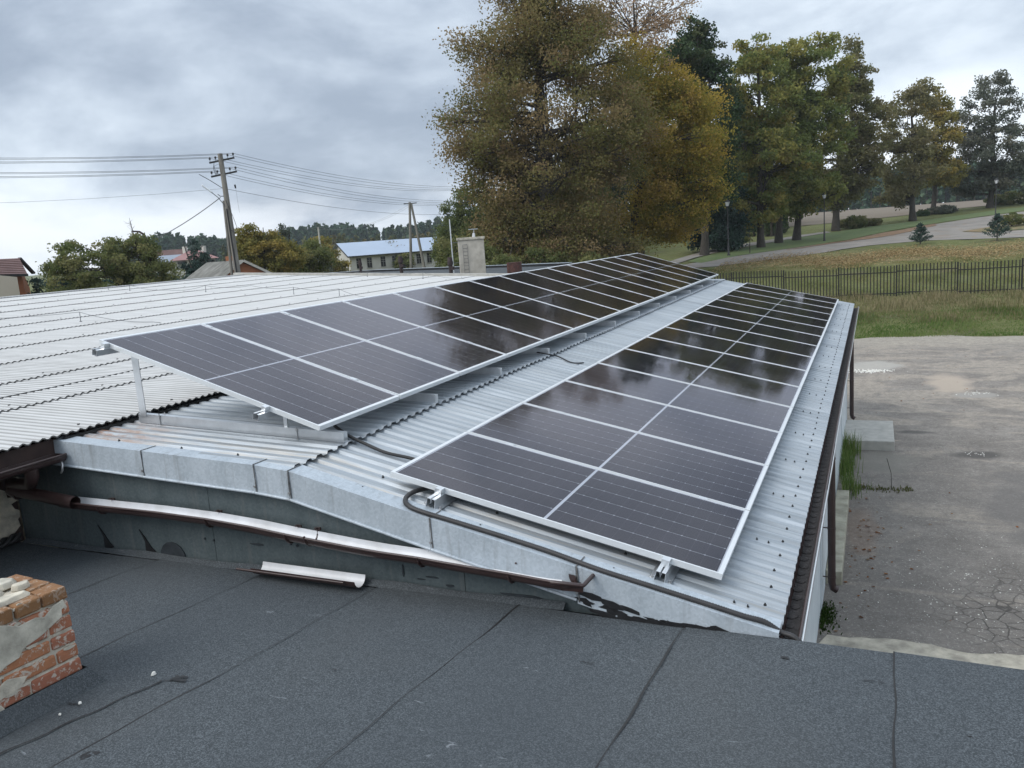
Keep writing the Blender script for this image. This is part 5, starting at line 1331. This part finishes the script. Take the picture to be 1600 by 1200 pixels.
    # far woods that read as one mass
    def wood(name, lab, az0, az1, D0, D1, n, h0, h1, mat, s, zb=None, per=90):
        CC = []; HH = []; TR = MB()
        for _ in range(n):
            az = R(random.uniform(az0, az1)); D = random.uniform(D0, D1); x, y = D * math.sin(az), D * math.cos(az); z = terr(x, y) if zb is None else zb
            H = random.uniform(h0, h1) * (1 + .12 * math.sin(az * 37)); r = H * random.uniform(.13, .2)
            u = RNG.uniform(0, 1, per) ** .7; ang = RNG.uniform(0, 6.28, per); rad = r * (1.05 - u * .8) * np.sqrt(RNG.uniform(.15, 1, per))
            c = np.stack([x + rad * np.cos(ang), y + rad * np.sin(ang), z + H * (.02 + .98 * u)], 1)
            CC.append(c); HH.append(np.clip(random.random() * .7 + RNG.uniform(0, .3, per), 0, 1))
            TR.tube([(x, y, z), (x, y, z + H * .8)], [.2, .08], 4, caps=False)
        C = np.concatenate(CC); V, F = leaf_mesh(C, s * RNG.uniform(.6, 1.3, len(C)), .8)
        o = np_mesh(name, V, F, mat, None, np.concatenate(HH)); tag(o, lab, 'wood', None, 'stuff')
        t = TR.build('trunks', M['bark'], o, world=False); t['kind'] = 'stuff'
    wood('pine_wood', 'far dark pine wood along the horizon behind the houses', -50, -22, 320, 380, 620, 10.5, 13.5, LEAF['pine'], .75)
    wood('mixed_wood', 'far mixed wood in front of the pines, slightly yellow in places', -43, -24, 200, 240, 120, 5.0, 7.0, LEAF['pineb'], .45)
    wood('field_wood', 'far wood along the back edge of the bare field', -14, 16, 225, 275, 460, 8, 11, LEAF['pine'], .65)
    wood('park_wood', 'dark woodland in the shade behind the lime row and the linden', -23, -6.5, 96, 125, 150, 7, 13, LEAF['dark'], .24, None, 330)
    wood('park_undergrowth', 'dark undergrowth behind the footpath', -19, -5, 88, 100, 120, 1.2, 3.2, LEAF['dark'], .14, None, 160)
    wood('oak_undergrowth', 'mixed woodland filling the gap behind the big oak', -24, -17, 70, 90, 60, 7, 12, LEAF['bush'], .17, None, 420)
build_trees()

# ------------------------------------------------------------------ lanterns
def build_lamps():
    root = thing('street_lantern', 'x', 'lamp', (0, 0, 0))
    H = 3.75
    p = MB(); p.tube([(0, 0, 0), (0, 0, .12), (0, 0, .14), (0, 0, .9), (0, 0, .95), (0, 0, H)], [.13, .13, .085, .075, .05, .038], 10); p.build('post', M['iron'], root, world=False)
    h = MB(); h.tube([(0, 0, H), (0, 0, H + .05)], [.06, .11], 6); g = h.build('lantern_base', M['iron'], root, world=False)
    MB().tube([(0, 0, H + .05), (0, 0, H + .36)], [.10, .19], 6, smooth=False).build('lantern_glass', M['lampglass'], root, world=False)
    c = MB(); c.tube([(0, 0, H + .36), (0, 0, H + .40), (0, 0, H + .52), (0, 0, H + .60)], [.23, .22, .05, .015], 6, smooth=False)
    for a in range(6): c.tube([(.10 * math.cos(a * 1.047), .10 * math.sin(a * 1.047), H + .05), (.19 * math.cos(a * 1.047), .19 * math.sin(a * 1.047), H + .36)], .010, 4)
    c.build('lantern_cap', M['iron'], root, world=False)
    for i, (x, y, s, lab) in enumerate(((-10.3, 65.0, 1.0, 'black street lantern at the left among the dark tree trunks'), (-3.95, 76.2, .96, 'black street lantern in the middle of the grass verge'), (9.85, 85.0, .92, 'black street lantern at the right behind the young pine'))):
        o = root if i == 0 else copy_tree(root)
        o.location = (x, y, terr(x, y) - .02); o.scale = (s,) * 3
        tag(o, lab, 'lamp', 'street lanterns along the drive')
build_lamps()

# ------------------------------------------------------------------ power poles and lines
def build_power():
    T = thing('power_pole', 'weathered wooden power pole with two crossarms and small street light beside the brick gable', 'pole', (-28.22, 31.1, -4.6))
    MB().tube([(-28.22, 31.1, -4.7), (-28.25, 31.08, -.7), (-28.33, 31.01, 5.07)], [.17, .155, .115], 12).build('post', M['wood_pole'], T)
    MB().tube([(-28.52, 31.05, -4.7), (-28.50, 30.95, -.7), (-28.42, 30.95, 2.9)], [.08, .075, .06], 8).build('stub_post', M['wood_pole'], T)
    MB().tube([(-28.15, 30.92, -1.0), (-28.24, 30.88, 2.5)], .035, 6).build('cable_duct', M['iron'], T)
    arms = [((-28.72, 30.65, 4.66), (-27.85, 31.42, 4.86)), ((-28.72, 30.65, 4.02), (-27.82, 31.44, 4.22))]
    ins = []
    for a, b in arms:
        a, b = Vector(a), Vector(b)
        arm = MB().bar(a, b, .07, .08).build('crossarm', M['iron'], T)
        for t in (.04, .26, .74, .96):
            p = a.lerp(b, t) + Vector((0, 0, .05)); ins.append(p + Vector((0, 0, .16)))
            MB().tube([p, p + Vector((0, 0, .08)), p + Vector((0, 0, .085)), p + Vector((0, 0, .17)), p + Vector((0, 0, .19))], [.012, .012, .045, .05, .02], 7).build('insulator', M['iron'], arm)
    l = MB(); l.tube([(-28.30, 30.95, 2.55), (-28.55, 30.75, 3.05), (-28.78, 30.57, 3.33)], .022, 6); lo = l.build('lamp_arm', M['wire'], T)
    h = MB(); h.bar((-28.74, 30.60, 3.30), (-29.05, 30.33, 3.66), .13, .09); bevel(h.build('lamp_head', M['lampglass'], lo), .03, 2)
    MB().tube([(-28.35, 30.95, 3.45), (-28.75, 30.6, 3.85), (-29.10, 30.30, 4.16)], .018, 5).build('bracket', M['wire'], T)
    MB().tube([(-28.32, 30.95, 3.10), (-28.45, 30.8, 3.10), (-28.55, 30.75, 3.2)], .018, 5).build('bracket', M['iron'], T)
    for pth in ([(-28.25, 30.9, 2.9), (-28.05, 31.0, 2.2), (-27.95, 31.1, 1.6), (-28.05, 31.05, 1.35), (-28.2, 30.95, 1.5)], [(-28.5, 30.8, 4.1), (-28.55, 30.75, 4.5), (-28.35, 30.9, 4.6), (-28.3, 30.9, 4.1)], [(-28.55, 30.8, 4.7), (-28.6, 30.75, 4.4), (-28.55, 30.8, 4.05)]):
        MB().tube(pth, .012, 5).build('loop_cable', M['cable'], T)
    def wire(a, b, sag, lab, grp, r=.0095, n=14):
        a, b = Vector(a), Vector(b); pts = []
        for k in range(n + 1):
            t = k / n; p = a.lerp(b, t); p.z -= sag * 4 * t * (1 - t); pts.append(p)
        tag(MB().tube(pts, r, 4, caps=False).build('power_line', M['wire'], None, loc=tuple(a)), lab, 'wire', grp)
    # T pole hidden in the tree and its arm
    T2 = thing('power_pole', 'dark T-topped pole half hidden in the green tree left of the big oak', 'pole', (-31.6, 62.4, -3.6))
    MB().tube([(-31.6, 62.45, -3.7), (-31.72, 62.38, 4.3)], [.15, .11], 8).build('post', M['iron'], T2)
    a, b = Vector((-32.3, 62.1, 4.40)), Vector((-30.3, 63.1, 4.62))
    ar = MB().bar(a, b, .10, .12).build('crossarm', M['iron'], T2)
    ws = [a.lerp(b, t) + Vector((0, 0, .15)) for t in (.03, .3, .6, .95)]
    for p in ws: MB().tube([p - Vector((0, 0, .15)), p], [.02, .05], 6).build('insulator', M['iron'], ar)
    lowa, lowb = a - Vector((0, 0, 1.0)), b - Vector((0, 0, 1.0))
    MB().bar(lowa, lowb, .10, .10).build('crossarm', M['iron'], T2)
    lw = [lowa.lerp(lowb, t) for t in (.03, .3, .6, .95)]
    NM = ['left end', 'second from left', 'third from left', 'right end']
    NM = [q + ' insulator' for q in NM]
    for i in range(4):
        wire(ins[i], ws[i], .55, 'upper power wire running right from the wooden pole, off its %s' % NM[i], 'upper wires to the T-topped pole')
        wire(ins[4 + i], lw[i], .6, 'lower power wire running right from the wooden pole, off its %s' % NM[i], 'lower wires to the T-topped pole')
    wire((-28.3, 31.0, 3.45), (-31.7, 62.4, 2.6), .5, 'lowest single wire from the wooden pole to the T-topped pole', None)
    d = Vector((-62, -42, 2.2)) ; d = Vector((-33, -24.5, 4.1))
    for i in range(4):
        wire(ins[i], ins[i] + d, 1.0, 'upper power wire running left from the wooden pole, off its %s' % NM[i], 'upper wires leading left')
        wire(ins[4 + i], ins[4 + i] + d, 1.0, 'lower power wire running left from the wooden pole, off its %s' % NM[i], 'lower wires leading left')
    wire((-28.4, 30.9, 3.45), Vector((-28.4, 30.9, 3.45)) + d + Vector((0, 0, -.5)), 1.3, 'faint single wire leading left below the others', None, .006)
    wire((-28.5, 30.85, 3.05), (-32.39, 29.78, 1.2), .12, 'thick service cable slanting down left from the wooden pole to the bent stub pole', None, .020)
    wire((-28.0, 31.4, 3.5), (-27.95, 31.4, 2.3), 0, 'short loose wire dangling right of the wooden pole', None, .006)
    tag(MB().tube([(-28.02, 31.4, 3.62), (-28.0, 31.4, 3.45)], .04, 6).build('wire_clamp', M['iron'], None, loc=(-28, 31.4, 3.5)), 'dark clamp hanging on the wire right of the wooden pole', 'clamp')
    T3 = thing('stub_pole', 'bent stub of a service pole poking out of the leafy tree at the left', 'pole', (-32.35, 29.8, -4.7))
    MB().tube([(-32.35, 29.8, -4.7), (-32.39, 29.78, 1.05), (-32.50, 29.68, 1.60), (-32.62, 29.55, 1.75), (-32.85, 29.3, 1.80)], [.09, .07, .06, .05, .035], 8).build('post', M['wood_dark'], T3)
    T4 = thing('twin_pole', 'A-shaped double wooden pole in front of the white house with blue roof', 'pole', (-37.9, 64.6, -3.6))
    MB().tube([(-38.45, 64.3, -3.6), (-38.04, 64.64, 4.1)], [.15, .11], 8).build('post', M['wood_pole'], T4)
    MB().tube([(-37.15, 65.1, -3.6), (-37.95, 64.72, 4.0)], [.14, .10], 8).build('post', M['wood_pole'], T4)
    MB().bar((-38.5, 64.35, 3.98), (-37.5, 64.95, 4.0), .06, .07).build('crossarm', M['iron'], T4)
    T5 = thing('thin_pole', 'thin concrete pole with a small crossarm behind the young yellow tree', 'pole', (-56.8, 76.1, -3.1))
    MB().tube([(-56.8, 76.1, -3.1), (-56.85, 76.12, 3.1)], [.14, .09], 8).build('post', M['concrete'], T5)
    MB().bar((-57.3, 75.8, 2.95), (-56.4, 76.5, 2.95), .06, .07).build('crossarm', M['iron'], T5)
    wire((-57.0, 76.0, 3.0), (-38.1, 64.6, 3.9), .9, 'left one of two thin wires between the thin concrete pole and the A-shaped pole', 'wires to the A-shaped pole', .008)
    wire((-56.6, 76.3, 3.0), (-37.8, 64.8, 3.9), .9, 'right one of two thin wires between the thin concrete pole and the A-shaped pole', 'wires to the A-shaped pole', .008)
    # bare dead branches left of the stub pole
    T6 = thing('dead_branches', 'bare leaning branches sticking up out of the leafy tree', 'branches', (-32.9, 29.3, 0))
    mb = MB()
    for (x, z) in ((-33.6, 2.3), (-33.15, 2.45), (-33.9, 1.9)):
        p0 = Vector((-32.8, 29.4, .4)); p1 = Vector((x, 29.4 + (x + 33) * -.9, z)); mb.tube([p0, p0.lerp(p1, .5) + Vector((.06, 0, -.05)), p1], [.03, .022, .008], 5)
        for _ in range(12):
            q = p0.lerp(p1, random.uniform(.4, 1)); mb.tube([q, q + Vector((random.gauss(0, .12), random.gauss(0, .12), random.uniform(.02, .22)))], [.008, .004], 3)
    mb.build('branch', M['bark'], T6)
build_power()

# ------------------------------------------------------------------ far flat roof with chimney
def build_far_roof():
    T = thing('far_flat_roof', 'dark felted flat roof behind the white roof with a low black parapet', 'building', (-20, 27, -4.79))
    poly = [(-19.5, 21.0), (-10.0, 21.0), (-9.2, 29.0), (-12.0, 33.5), (-27.2, 41.5), (-33.5, 40.0), (-30.5, 28.0)]
    MB().prism([(x, y, -4.79) for x, y in poly], (0, 0, 3.57)).build('block', M['concrete'], T)
    MB().prism([(x, y, -1.22) for x, y in poly], (0, 0, .02)).build('roof_felt', M['felt'], T)
    for i in range(1, len(poly) - 1):
        if i == 0: continue
        a, b = poly[i], poly[i + 1]
        if i in (2, 3, 4): MB().bar((a[0], a[1], -1.16), (b[0], b[1], -1.16), .16, .12).build('parapet', M['tar'], T)
        if i in (3, 4): MB().bar((a[0], a[1], -1.085), (b[0], b[1], -1.085), .22, .02).build('coping', M['galv'], T)
    C = thing('pale_chimney', 'pale plastered chimney block with a weathered cap on the far flat roof', 'chimney', (-13.4, 26.5, -1.1))
    d = Vector((.88, .44, 0)).normalized(); q = Vector((-d.y, d.x, 0)); rot = Matrix((d, q, Vector((0, 0, 1)))).transposed()
    c = Vector((-13.40, 26.85, -.51))
    bevel(MB().box(c, (.47, .35, .69), rot).build('block', simple('cream_plaster', (.50, .465, .40), .9, var=.12, nscale=3, dark=(.36, .33, .28), bump=.3), C), .02, 2)
    bevel(MB().box(c + Vector((0, 0, .715)), (.51, .39, .045), rot).build('cap', M['plaster_old'], C), .012, 2)
    v = MB(); v.tube([c + Vector((.13, 0, .74)), c + Vector((.15, 0, .90))], [.06, .05], 8); v.tube([c + Vector((.15, 0, .90)), c + Vector((.16, 0, 1.03))], .015, 6); v.build('vent_pipe', M['white_in'], C)
    MB().box(c + Vector((.13, 0, 1.04)), (.17, .10, .012), rot).build('vent_hood', M['galv'], C)
    mb = MB()
    for k in range(9):
        z = -1.0 + k * .125
        mb.tube([c + d * -.30 - q * .40 + Vector((0, 0, z - c.z)), c + d * -.14 - q * .40 + Vector((0, 0, z - c.z))], .008, 4)
    for s in (-.30, -.14): mb.tube([c + d * s - q * .38 + Vector((0, 0, -.55)), c + d * s - q * .38 + Vector((0, 0, .5))], .007, 4)
    mb.build('rungs', M['wire'], C)
    A = thing('antenna_mast', 'thin pale mast standing at the left of the pale chimney', 'mast', (-13.75, 25.9, -1.1))
    MB().tube([(-13.72, 25.95, -1.25), (-13.72, 25.95, .92)], .022, 8).build('pole', M['alu'], A)
    for z in (-.62, .1): MB().bar((-13.76, 25.95, z), (-13.60, 26.2, z), .03, .02).build('clamp', M['wire'], A)
    def vent(x, y, zt, w, lab):
        V = thing('roof_vent', lab, 'vent', (x, y, -1.1), 'dark vent stacks on the far flat roof')
        MB().tube([(x, y, -1.24), (x, y, zt - .25)], w * .7, 10).build('pipe', M['vent'], V)
        MB().tube([(x, y, zt - .27), (x, y, zt - .18), (x, y, zt)], [w, w, w * .75], 10).build('cowl', M['vent'], V)
        if w > .07: MB().box((x + w, y - .05, zt - .38), (.05, .05, .06)).build('elbow', M['vent'], V)
    vent(-13.30, 24.95, -.38, .10, 'rusty brown vent stack left of the pale chimney')
    vent(-17.75, 29.0, -.27, .11, 'dark vent stack in the middle of the far flat roof')
    vent(-24.9, 36.6, -.42, .10, 'leftmost dark vent stack in front of the white house')
    o = MB().tube([(-12.03, 27.5, -1.24), (-12.03, 27.5, -.76)], .28, 14).build('rusty_drum', M['rust'], None, loc=(-12.03, 27.5, -1.1)); tag(o, 'rust-red low drum on the far flat roof right of the pale chimney', 'drum')
    # two thin posts on the flat roof
    for x, y, lab in ((-21.0, 27.4, 'left thin post on the near edge of the far flat roof'), (-15.6, 22.9, 'right thin post on the near edge of the far flat roof')):
        tag(MB().tube([(x, y, -1.1), (x, y, -.72)], .012, 5).build('thin_post', M['iron'], None, loc=(x, y, -1.1)), lab, 'post', 'thin posts on the far flat roof')
build_far_roof()

# ------------------------------------------------------------------ houses
def quad(mb, a, b, c, d, th=(0, 0, -.08), mi=0): mb.prism([a, b, c, d], th, mi)
def build_houses():
    W = simple('white_house_wall', (.52, .50, .46), .9, var=.08, nscale=.5, dark=(.43, .42, .38))
    blue = simple('pale_blue_sheet_roof', (.37, .44, .54), .5, .1, var=.06, nscale=.4)
    dark = simple('window_dark', (.02, .02, .022), .25)
    frame = simple('window_frame_grey', (.30, .29, .27), .7)
    # white house with blue roof
    C = Vector((-60.05, 86.1, 0)); u = Vector((.585, .811, 0)); v = Vector((-.811, .585, 0)); L, Wd = 14.2, 7.2; zb, ze, zr = -2.9, -.40, 1.2
    T = thing('white_house', 'long white house with a pale blue metal roof and dark narrow windows', 'house', (C.x, C.y, zb))
    P = lambda a, b, z: C + u * a + v * b + Vector((0, 0, z))
    MB().prism([P(0, 0, zb), P(L, 0, zb), P(L, Wd, zb), P(0, Wd, zb)], (0, 0, ze - zb)).build('wall', W, T)
    MB().prism([P(0, 0, ze), P(0, Wd, ze), P(0, Wd / 2, zr - .05)], u * L).build('gable_wall', W, T)
    r = MB(); quad(r, P(-.3, -.35, ze - .10), P(L + .3, -.35, ze - .10), P(L + .3, Wd / 2, zr + .05), P(-.3, Wd / 2, zr + .05), (0, 0, .09)); r.build('roof', blue, T)
    r = MB(); quad(r, P(-.3, Wd + .35, ze - .10), P(-.3, Wd / 2, zr + .05), P(L + .3, Wd / 2, zr + .05), P(L + .3, Wd + .35, ze - .10), (0, 0, .09)); r.build('roof', blue, T)
    MB().bar(P(-.3, -.38, ze - .06), P(L + .3, -.38, ze - .06), .10, .14).build('gutter', M['iron'], T)
    for s in (0, 1):
        a, b = (P(-.32, -.36, ze - .1), P(-.32, Wd / 2, zr + .02)) if s == 0 else (P(-.32, Wd + .36, ze - .1), P(-.32, Wd / 2, zr + .02))
        MB().bar(a, b, .06, .16).build('verge_board', M['iron'], T)
    def win(a, b, w, h, z, along):
        e = u if along == 'u' else v; n = -v if along == 'u' else -u
        c = P(a, b, z) + n * .02; rot = Matrix((e, n, Vector((0, 0, 1)))).transposed()
        f = MB().box(c, (w / 2, .03, h / 2), rot).build('window', dark, T)
        m = MB(); m.box(c + n * .035, (w / 2, .008, .02), rot); m.box(c + n * .035 + Vector((0, 0, h * .2)), (w / 2, .008, .02), rot); m.box(c + n * .035, (.018, .008, h / 2), rot); m.build('glazing_bar', frame, f)
        MB().box(c + n * .03 - Vector((0, 0, h / 2 + .03)), (w / 2 + .05, .04, .025), rot).build('sill', frame, f)
    for a in (1.15, 2.55, 4.4, 6.0, 7.6, 9.4, 10.9, 12.6): win(a, 0, .62, 1.25, -1.35, 'u')
    for b in (.9, 1.9, 3.1): win(0, b, .42, 1.3, -1.7, 'v')
    win(0, 4.7, .7, 1.4, -2.1, 'v')
    # pink roofed house
    pk = simple('pink_tile_roof', (.30, .165, .155), .8, var=.12, nscale=1.2)
    C = Vector((-79.2, 76.2, 0)); e = Vector((.72, .69, 0)); n = Vector((-.69, .72, 0)); L, Wd = 4.9, 4.6
    T = thing('pink_roof_house', 'white house with a pinkish hipped roof and two chimneys behind the dark spruce', 'house', (C.x, C.y, -2.9))
    P = lambda a, b, z: C + e * a + n * b + Vector((0, 0, z))
    MB().prism([P(0, 0, -2.9), P(L, 0, -2.9), P(L, Wd, -2.9), P(0, Wd, -2.9)], (0, 0, 3.5)).build('wall', W, T)
    A, B, Cc, D = P(-.5, -.5, .62), P(L + .5, -.5, .62), P(L + .5, Wd + .5, .62), P(-.5, Wd + .5, .62); R1, R2 = P(L * .38, Wd / 2, 1.75), P(L * .62, Wd / 2, 1.75)
    MB().add([A, B, Cc, D, R1, R2], [(0, 1, 5, 4), (1, 2, 5), (2, 3, 4, 5), (3, 0, 4), (3, 2, 1, 0)]).build('roof', pk, T)
    for a, h in ((L * .30, .25), (L * .75, .2)): MB().box(P(a, Wd * .45, 1.75 + h / 2), (.22, .22, .3 + h / 2)).build('chimney', W, T)
    for a in (1.0, 4.3): MB().box(P(a, -.02, .30), (.38, .38, .14)).build('window', dark, T)
    T = thing('brown_roof_house', 'brown and grey roofed house left of the pink roofed house', 'house', (-87, 83, -2.9))
    C = Vector((-88.2, 81.0, 0)); P = lambda a, b, z: C + e * a + n * b + Vector((0, 0, z))
    MB().prism([P(0, 0, -2.9), P(4.3, 0, -2.9), P(4.3, 4, -2.9), P(0, 4, -2.9)], (0, 0, 3.4)).build('wall', W, T)
    q = MB(); quad(q, P(-.5, -.4, .45), P(4.6, -.4, .45), P(4.6, 2, 2.1), P(-.5, 2, 2.1), (0, 0, .1)); q.build('roof', simple('brown_sheet_roof', (.13, .075, .065), .8, var=.3, nscale=1), T)
    q = MB(); quad(q, P(.6, -.5, .52), P(4.2, -.5, .52), P(4.2, .75, 1.38), P(.6, .75, 1.38), (0, 0, .1)); q.build('dormer_roof', simple('grey_roof_patch', (.27, .31, .36), .6), T)
    # brick gable shed with old corrugated roof
    bk = MAT('shed_brickwork'); b = bk.n('ShaderNodeTexBrick'); bk.l(bk.vec((1, 1, 1)), b.inputs['Vector'])
    b.inputs['Color1'].default_value = (.30, .115, .055, 1); b.inputs['Color2'].default_value = (.22, .085, .045, 1); b.inputs['Mortar'].default_value = (.22, .18, .14, 1); b.inputs['Scale'].default_value = 1.0
    bk.set(Base_Color=bk.mix(bk.rng(bk.noise(4, 4, .6), .35, .65, 0, .4), (.31, .125, .06), (.19, .075, .04)), Roughness=.9)
    ab = simple('old_asbestos_sheet', (.19, .185, .17), .95, var=.35, nscale=1.2, dark=(.10, .10, .085), bump=.4)
    T = thing('brick_shed', 'low brick gabled shed with mossy grey corrugated roof behind the white roof', 'shed', (-37, 41, -4.4))
    Lf, Rt = Vector((-36.25, 37.35, -1.25)), Vector((-32.9, 40.3, -1.30)); A = Vector((-34.71, 38.72, .02)); back = Vector((-9.0, 6.4, 0))
    hd = (Rt - Lf).normalized()
    MB().prism([Lf + hd * .25 + Vector((0, 0, -.05)), Rt - hd * .25, A + Vector((0, 0, -.12))], back).build('gable_wall', bk.m, T)
    MB().prism([Lf + hd * .25, Rt - hd * .25, Rt - hd * .25 + Vector((0, 0, -3.1)), Lf + hd * .25 + Vector((0, 0, -3.1))], back).build('wall', bk.m, T)
    fw = -back.normalized() * .25
    for s, e_ in (('l', Lf), ('r', Rt)):
        a, c = A + fw, e_ + fw - Vector((0, 0, .1)); N_ = 60; vs = []
        for k in range(N_ + 1):
            p = back * (k / N_) * 1.03; h = .03 * math.cos(k * math.pi)
            vs += [a + p + Vector((0, 0, h + .03)), c + p + Vector((0, 0, h + .03))]
        MB().add(vs, [(2 * k, 2 * k + 1, 2 * k + 3, 2 * k + 2) for k in range(N_)]).build('roof_sheet', ab, T)
        MB().bar(a + Vector((0, 0, .0)), c, .05, .14).build('verge_board', M['concrete'], T)
    K = thing('brick_chimney_far', 'red brick chimney behind the old shed roof', 'chimney', (-47.6, 51.2, -2)); K.name = 'brick_chimney'
    MB().box((-47.3, 51.6, -.9), (.35, .35, 1.35)).build('stack', bk.m, K)
    # cream gable house at the left edge
    cr = simple('cream_render', (.50, .45, .36), .9, var=.06, nscale=.6)
    br = MAT('brown_tile_roof'); br.set(Base_Color=br.mix(br.rng(br.noise(.8, 4, .6), .3, .7), (.115, .06, .052), (.18, .10, .088)), Roughness=.7)
    T = thing('cream_house', 'cream gabled house with a dark brown tiled roof at the left edge', 'house', (-40, 27, -4.8))
    g0, g1 = Vector((-38.15, 25.2, 0)), Vector((-37.62, 26.45, 0)); gb = Vector((-4.5, -1.0, 0))
    Z = lambda p, z: Vector((p.x, p.y, z))
    MB().prism([Z(g0, -4.8), Z(g1, -4.8), Z(g1, .02), Z(g0, .28)], gb).build('wall', cr, T)
    r0 = Vector((-41.2, 24.2, 1.02)); r1 = Vector((-40.75, 28.95, .98)); e1 = Vector((-39.0, 28.0, .12)); e0 = Vector((-39.3, 24.2, .30))
    rows = 9
    for k in range(rows):
        t0, t1 = k / rows, (k + 1) / rows
        a, b_, c, d = r0.lerp(e0, t0), r1.lerp(e1, t0), r1.lerp(e1, t1), r0.lerp(e0, t1)
        MB().prism([a, b_, c + Vector((0, 0, .035)), d + Vector((0, 0, .035))], (0, 0, -.05)).build('tile_row', br.m, T)
    MB().prism([r1 + Vector((-.1, 0, -.12)), e1 + Vector((-.3, -.1, -.1)), Vector((-39.1, 28.0, -4.8)), Vector((-41.8, 30.0, -4.8)), Vector((-41.8, 30.0, -.6))], (-.3, -.3, 0)).build('brick_gable', bk.m, T)
    MB().bar(r1, Vector((-40.95, 29.75, .15)), .2, .1).build('verge_board', M['iron'], T)
    MB().bar(e0 + Vector((0, 0, -.04)), e1 + Vector((0, 0, -.04)), .12, .12).build('gutter', M['iron'], T)
    MB().box((-38.35, 25.35, -.55), (.25, .25, .75)).build('grey_panel', simple('grey_metal_sheet', (.34, .38, .42), .5), T)
    MB().box((-41.2, 27.4, 1.25), (.12, .12, .28)).build('chimney', W, T)
build_houses()

# ------------------------------------------------------------------ thin damp air
def build_haze():
    m = bpy.data.materials.new('haze_air'); m.use_nodes = True; nt = m.node_tree; nt.nodes.clear()
    o = nt.nodes.new('ShaderNodeOutputMaterial'); v = nt.nodes.new('ShaderNodeVolumePrincipled')
    v.inputs['Color'].default_value = (.86, .91, 1, 1); v.inputs['Density'].default_value = .00030
    nt.links.new(v.outputs[0], o.inputs['Volume'])
    h = MB().box2((-620, -40, -9), (500, 700, 30)).build('haze', m, None, world=False)
    tag(h, 'thin grey autumn haze over the whole place', 'haze', None, 'stuff')
build_haze()
